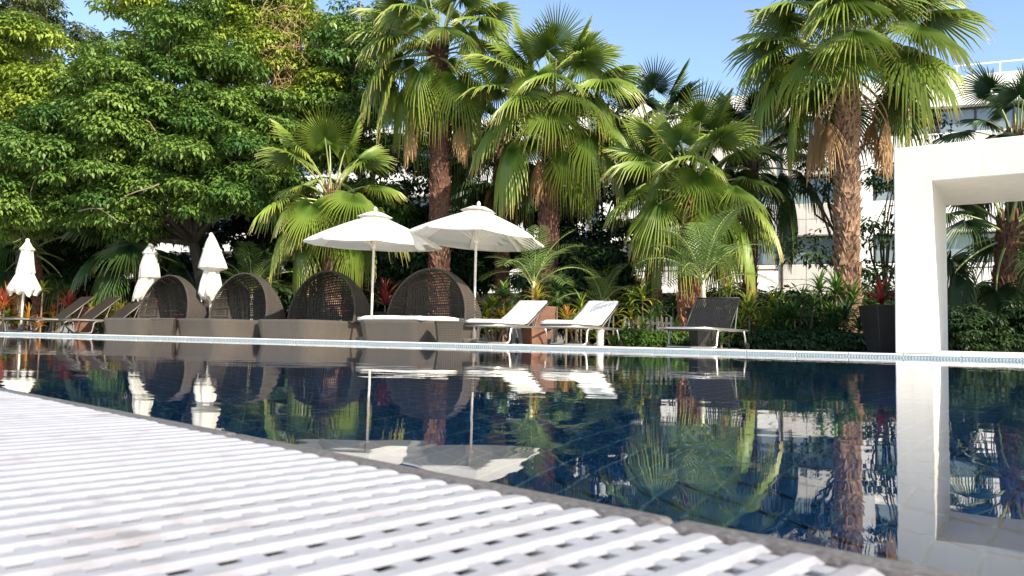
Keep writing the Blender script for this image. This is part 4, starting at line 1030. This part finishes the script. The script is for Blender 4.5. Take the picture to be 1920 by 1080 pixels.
# left bed
plant('tall orange red bromeliad spikes at the far left edge', 'brom', 8, 575, 18.6, .62, 22, [O_, Rd, O_], 1, 2)
plant('orange and yellow bromeliad behind the leftmost closed parasol', 'brom', 52, 600, 18.8, .42, 22, [O_, Y_, O_], 2, 2)
plant('yellow green leafed plant on a thin stem beside the leftmost parasol', 'crot', 80, 545, 19.0, .30, 16, [Y_, Y_], 3, 1)
plant('bright red bromeliad behind the middle grey lounger', 'brom', 131, 578, 19.2, .58, 24, [Rd, Rd, Mr], 4, 1)
plant('smaller red bromeliad right of the bright red one', 'brom', 163, 577, 19.3, .42, 20, [Rd, Mr, O_], 5, 1)
plant('yellow and orange croton shrub behind the right grey lounger', 'crot', 215, 575, 18.6, .34, 14, [Y_, Y_, O_], 6, 6, spread=.42)
plant('yellow croton shrub against the first daybed hood', 'crot', 246, 590, 18.2, .30, 14, [Y_, Y_, G_], 7, 4, spread=.25)
plant('yellow green croton growing in the brown planter at left', 'crot', 168, 590, 18.5, .32, 18, [Y_, G_], 8, 1, base_z=.55)
plant('red orange croton seen through the first daybed hood', 'crot', 290, 580, 18.6, .36, 16, [Rd, O_, Mr], 9, 3)
plant('green leafed plant behind the second daybed hood', 'crot', 440, 590, 17.8, .34, 16, [G_, G_, Y_], 10, 3)
plant('red leafed plant growing in the black planter between daybed hoods', 'brom', 722, 570, 15.5, .58, 20, [Rd, Mr, Mr], 11, 1, base_z=.50)
plant('maroon leafed bromeliad behind the third daybed hood', 'brom', 640, 585, 17.6, .5, 18, [Mr, Mr, Rd], 12, 2)
for k, (u, v, sz, nn, ms, kd, lab) in enumerate((
        (20, 600, .34, 24, [Y_, G_, O_], 'crot', 'orange green croton low beneath the leftmost lounger end'), (35, 545, .44, 24, [O_, Rd], 'brom', 'orange bromeliad standing between the tall spikes and leftmost parasol'),
        (100, 592, .32, 26, [Rd, O_, Y_], 'brom', 'red and yellow bromeliad low behind the leftmost lounger back'), (150, 600, .30, 18, [Y_, G_], 'crot', 'yellow green croton at the foot of the red bromeliads'),
        (195, 598, .32, 20, [Y_, O_, G_], 'crot', 'orange yellow croton behind the rightmost grey lounger back'), (110, 545, .36, 26, [G_, Sh], 'drac', 'green dracaena rising behind the bright red bromeliad'),
        (345, 590, .38, 24, [G_, Rd], 'crot', 'green and red croton behind the gap between the two leftmost hoods'))):
    plant(lab, kd, u, v, 18.9 + (k % 3) * .3, sz, nn, ms, 120 + k, 3, spread=.3)
# middle bed
plant('yellow green shrub left of the first cushioned lounger', 'crot', 930, 575, 15.2, .32, 16, [G_, Y_, G_], 13, 5, spread=.38)
plant('green and orange shrub low behind the open parasol pole', 'crot', 960, 590, 14.8, .27, 16, [G_, O_, Y_], 14, 4, spread=.28)
plant('yellow and orange bromeliad in the square brown planter', 'brom', 1006, 562, 14.0, .40, 22, [Y_, O_, Y_], 15, 1, base_z=.60)
plant('broad leafed dark green plant right of the brown planter', 'crot', 1045, 545, 15.6, .42, 18, [Sh, G_], 16, 2)
plant('orange yellow bromeliad between the two cushioned loungers', 'brom', 1062, 600, 14.4, .36, 20, [O_, Y_, Y_], 17, 2, spread=.25)
plant('yellow green dracaena above the second lounger backrest', 'drac', 1090, 580, 15.0, .42, 22, [Y_, G_], 18, 2)
plant('lime yellow feathery bush behind the second cushioned lounger', 'drac', 1132, 535, 16.4, .42, 30, [Y_, G_, Y_], 19, 4, spread=.25)
plant('orange green bromeliad low under the second cushioned lounger', 'brom', 1103, 636, 13.4, .30, 20, [O_, G_, Y_], 20, 2, spread=.22)
plant('dracaena with drooping striped leaves right of the second lounger', 'drac', 1205, 562, 15.2, .46, 24, [G_, Y_, G_], 21, 3, spread=.3)
plant('lower green dracaena beside the white picket fence', 'drac', 1235, 590, 15.0, .38, 22, [G_, Sh], 22, 3, spread=.3)
plant('pale green dracaena above the dark lounger, before the balcony', 'drac', 1368, 550, 14.6, .38, 22, [Y_, G_], 23, 1)
for k, (u, v, sz, nn, ms, kd, lab) in enumerate((
        (912, 600, .28, 22, [Y_, G_], 'crot', 'bright yellow green croton low behind the right open parasol pole'), (945, 552, .34, 22, [G_, Sh], 'crot', 'green croton taller behind the yellow green shrub'),
        (1080, 605, .26, 26, [O_, Y_], 'brom', 'small golden bromeliad low between the cushioned loungers'), (1150, 590, .36, 24, [G_, Y_], 'drac', 'green dracaena directly behind the second lounger back'),
        (1185, 600, .36, 26, [Y_, G_], 'drac', 'yellow green dracaena before the left end of the picket fence'), (1262, 575, .36, 26, [G_, Sh], 'drac', 'green dracaena between picket fence and short palm trunk'))):
    plant(lab, kd, u, v, 15.0 + (k % 3) * .3, sz, nn, ms, 140 + k, 3, spread=.28)
# right bed
for k, (u, v, sz, ms, lab) in enumerate((
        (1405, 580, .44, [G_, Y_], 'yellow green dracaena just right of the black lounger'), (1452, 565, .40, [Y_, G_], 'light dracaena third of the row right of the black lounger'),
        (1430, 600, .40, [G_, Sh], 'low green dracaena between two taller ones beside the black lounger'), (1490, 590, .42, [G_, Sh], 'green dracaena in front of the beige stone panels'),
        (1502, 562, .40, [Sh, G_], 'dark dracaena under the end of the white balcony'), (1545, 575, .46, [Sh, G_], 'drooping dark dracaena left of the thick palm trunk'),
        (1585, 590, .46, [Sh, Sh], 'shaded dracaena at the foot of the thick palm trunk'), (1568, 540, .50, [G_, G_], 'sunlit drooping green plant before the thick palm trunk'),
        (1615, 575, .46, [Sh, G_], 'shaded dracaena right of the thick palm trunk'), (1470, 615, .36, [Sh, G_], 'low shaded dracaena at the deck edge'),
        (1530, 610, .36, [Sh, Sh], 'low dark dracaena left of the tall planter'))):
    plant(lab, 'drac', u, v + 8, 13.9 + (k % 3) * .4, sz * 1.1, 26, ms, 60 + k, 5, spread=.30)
plant('maroon bromeliad growing in the tall dark planter by the portal', 'brom', 1652, 568, 11.9, .42, 26, [Mr, Mr, Rd, Sh], 80, 1, base_z=.68)
plant('small green plant beneath the black lounger', 'drac', 1352, 640, 12.4, .22, 18, [G_, Sh], 81, 2, spread=.15)
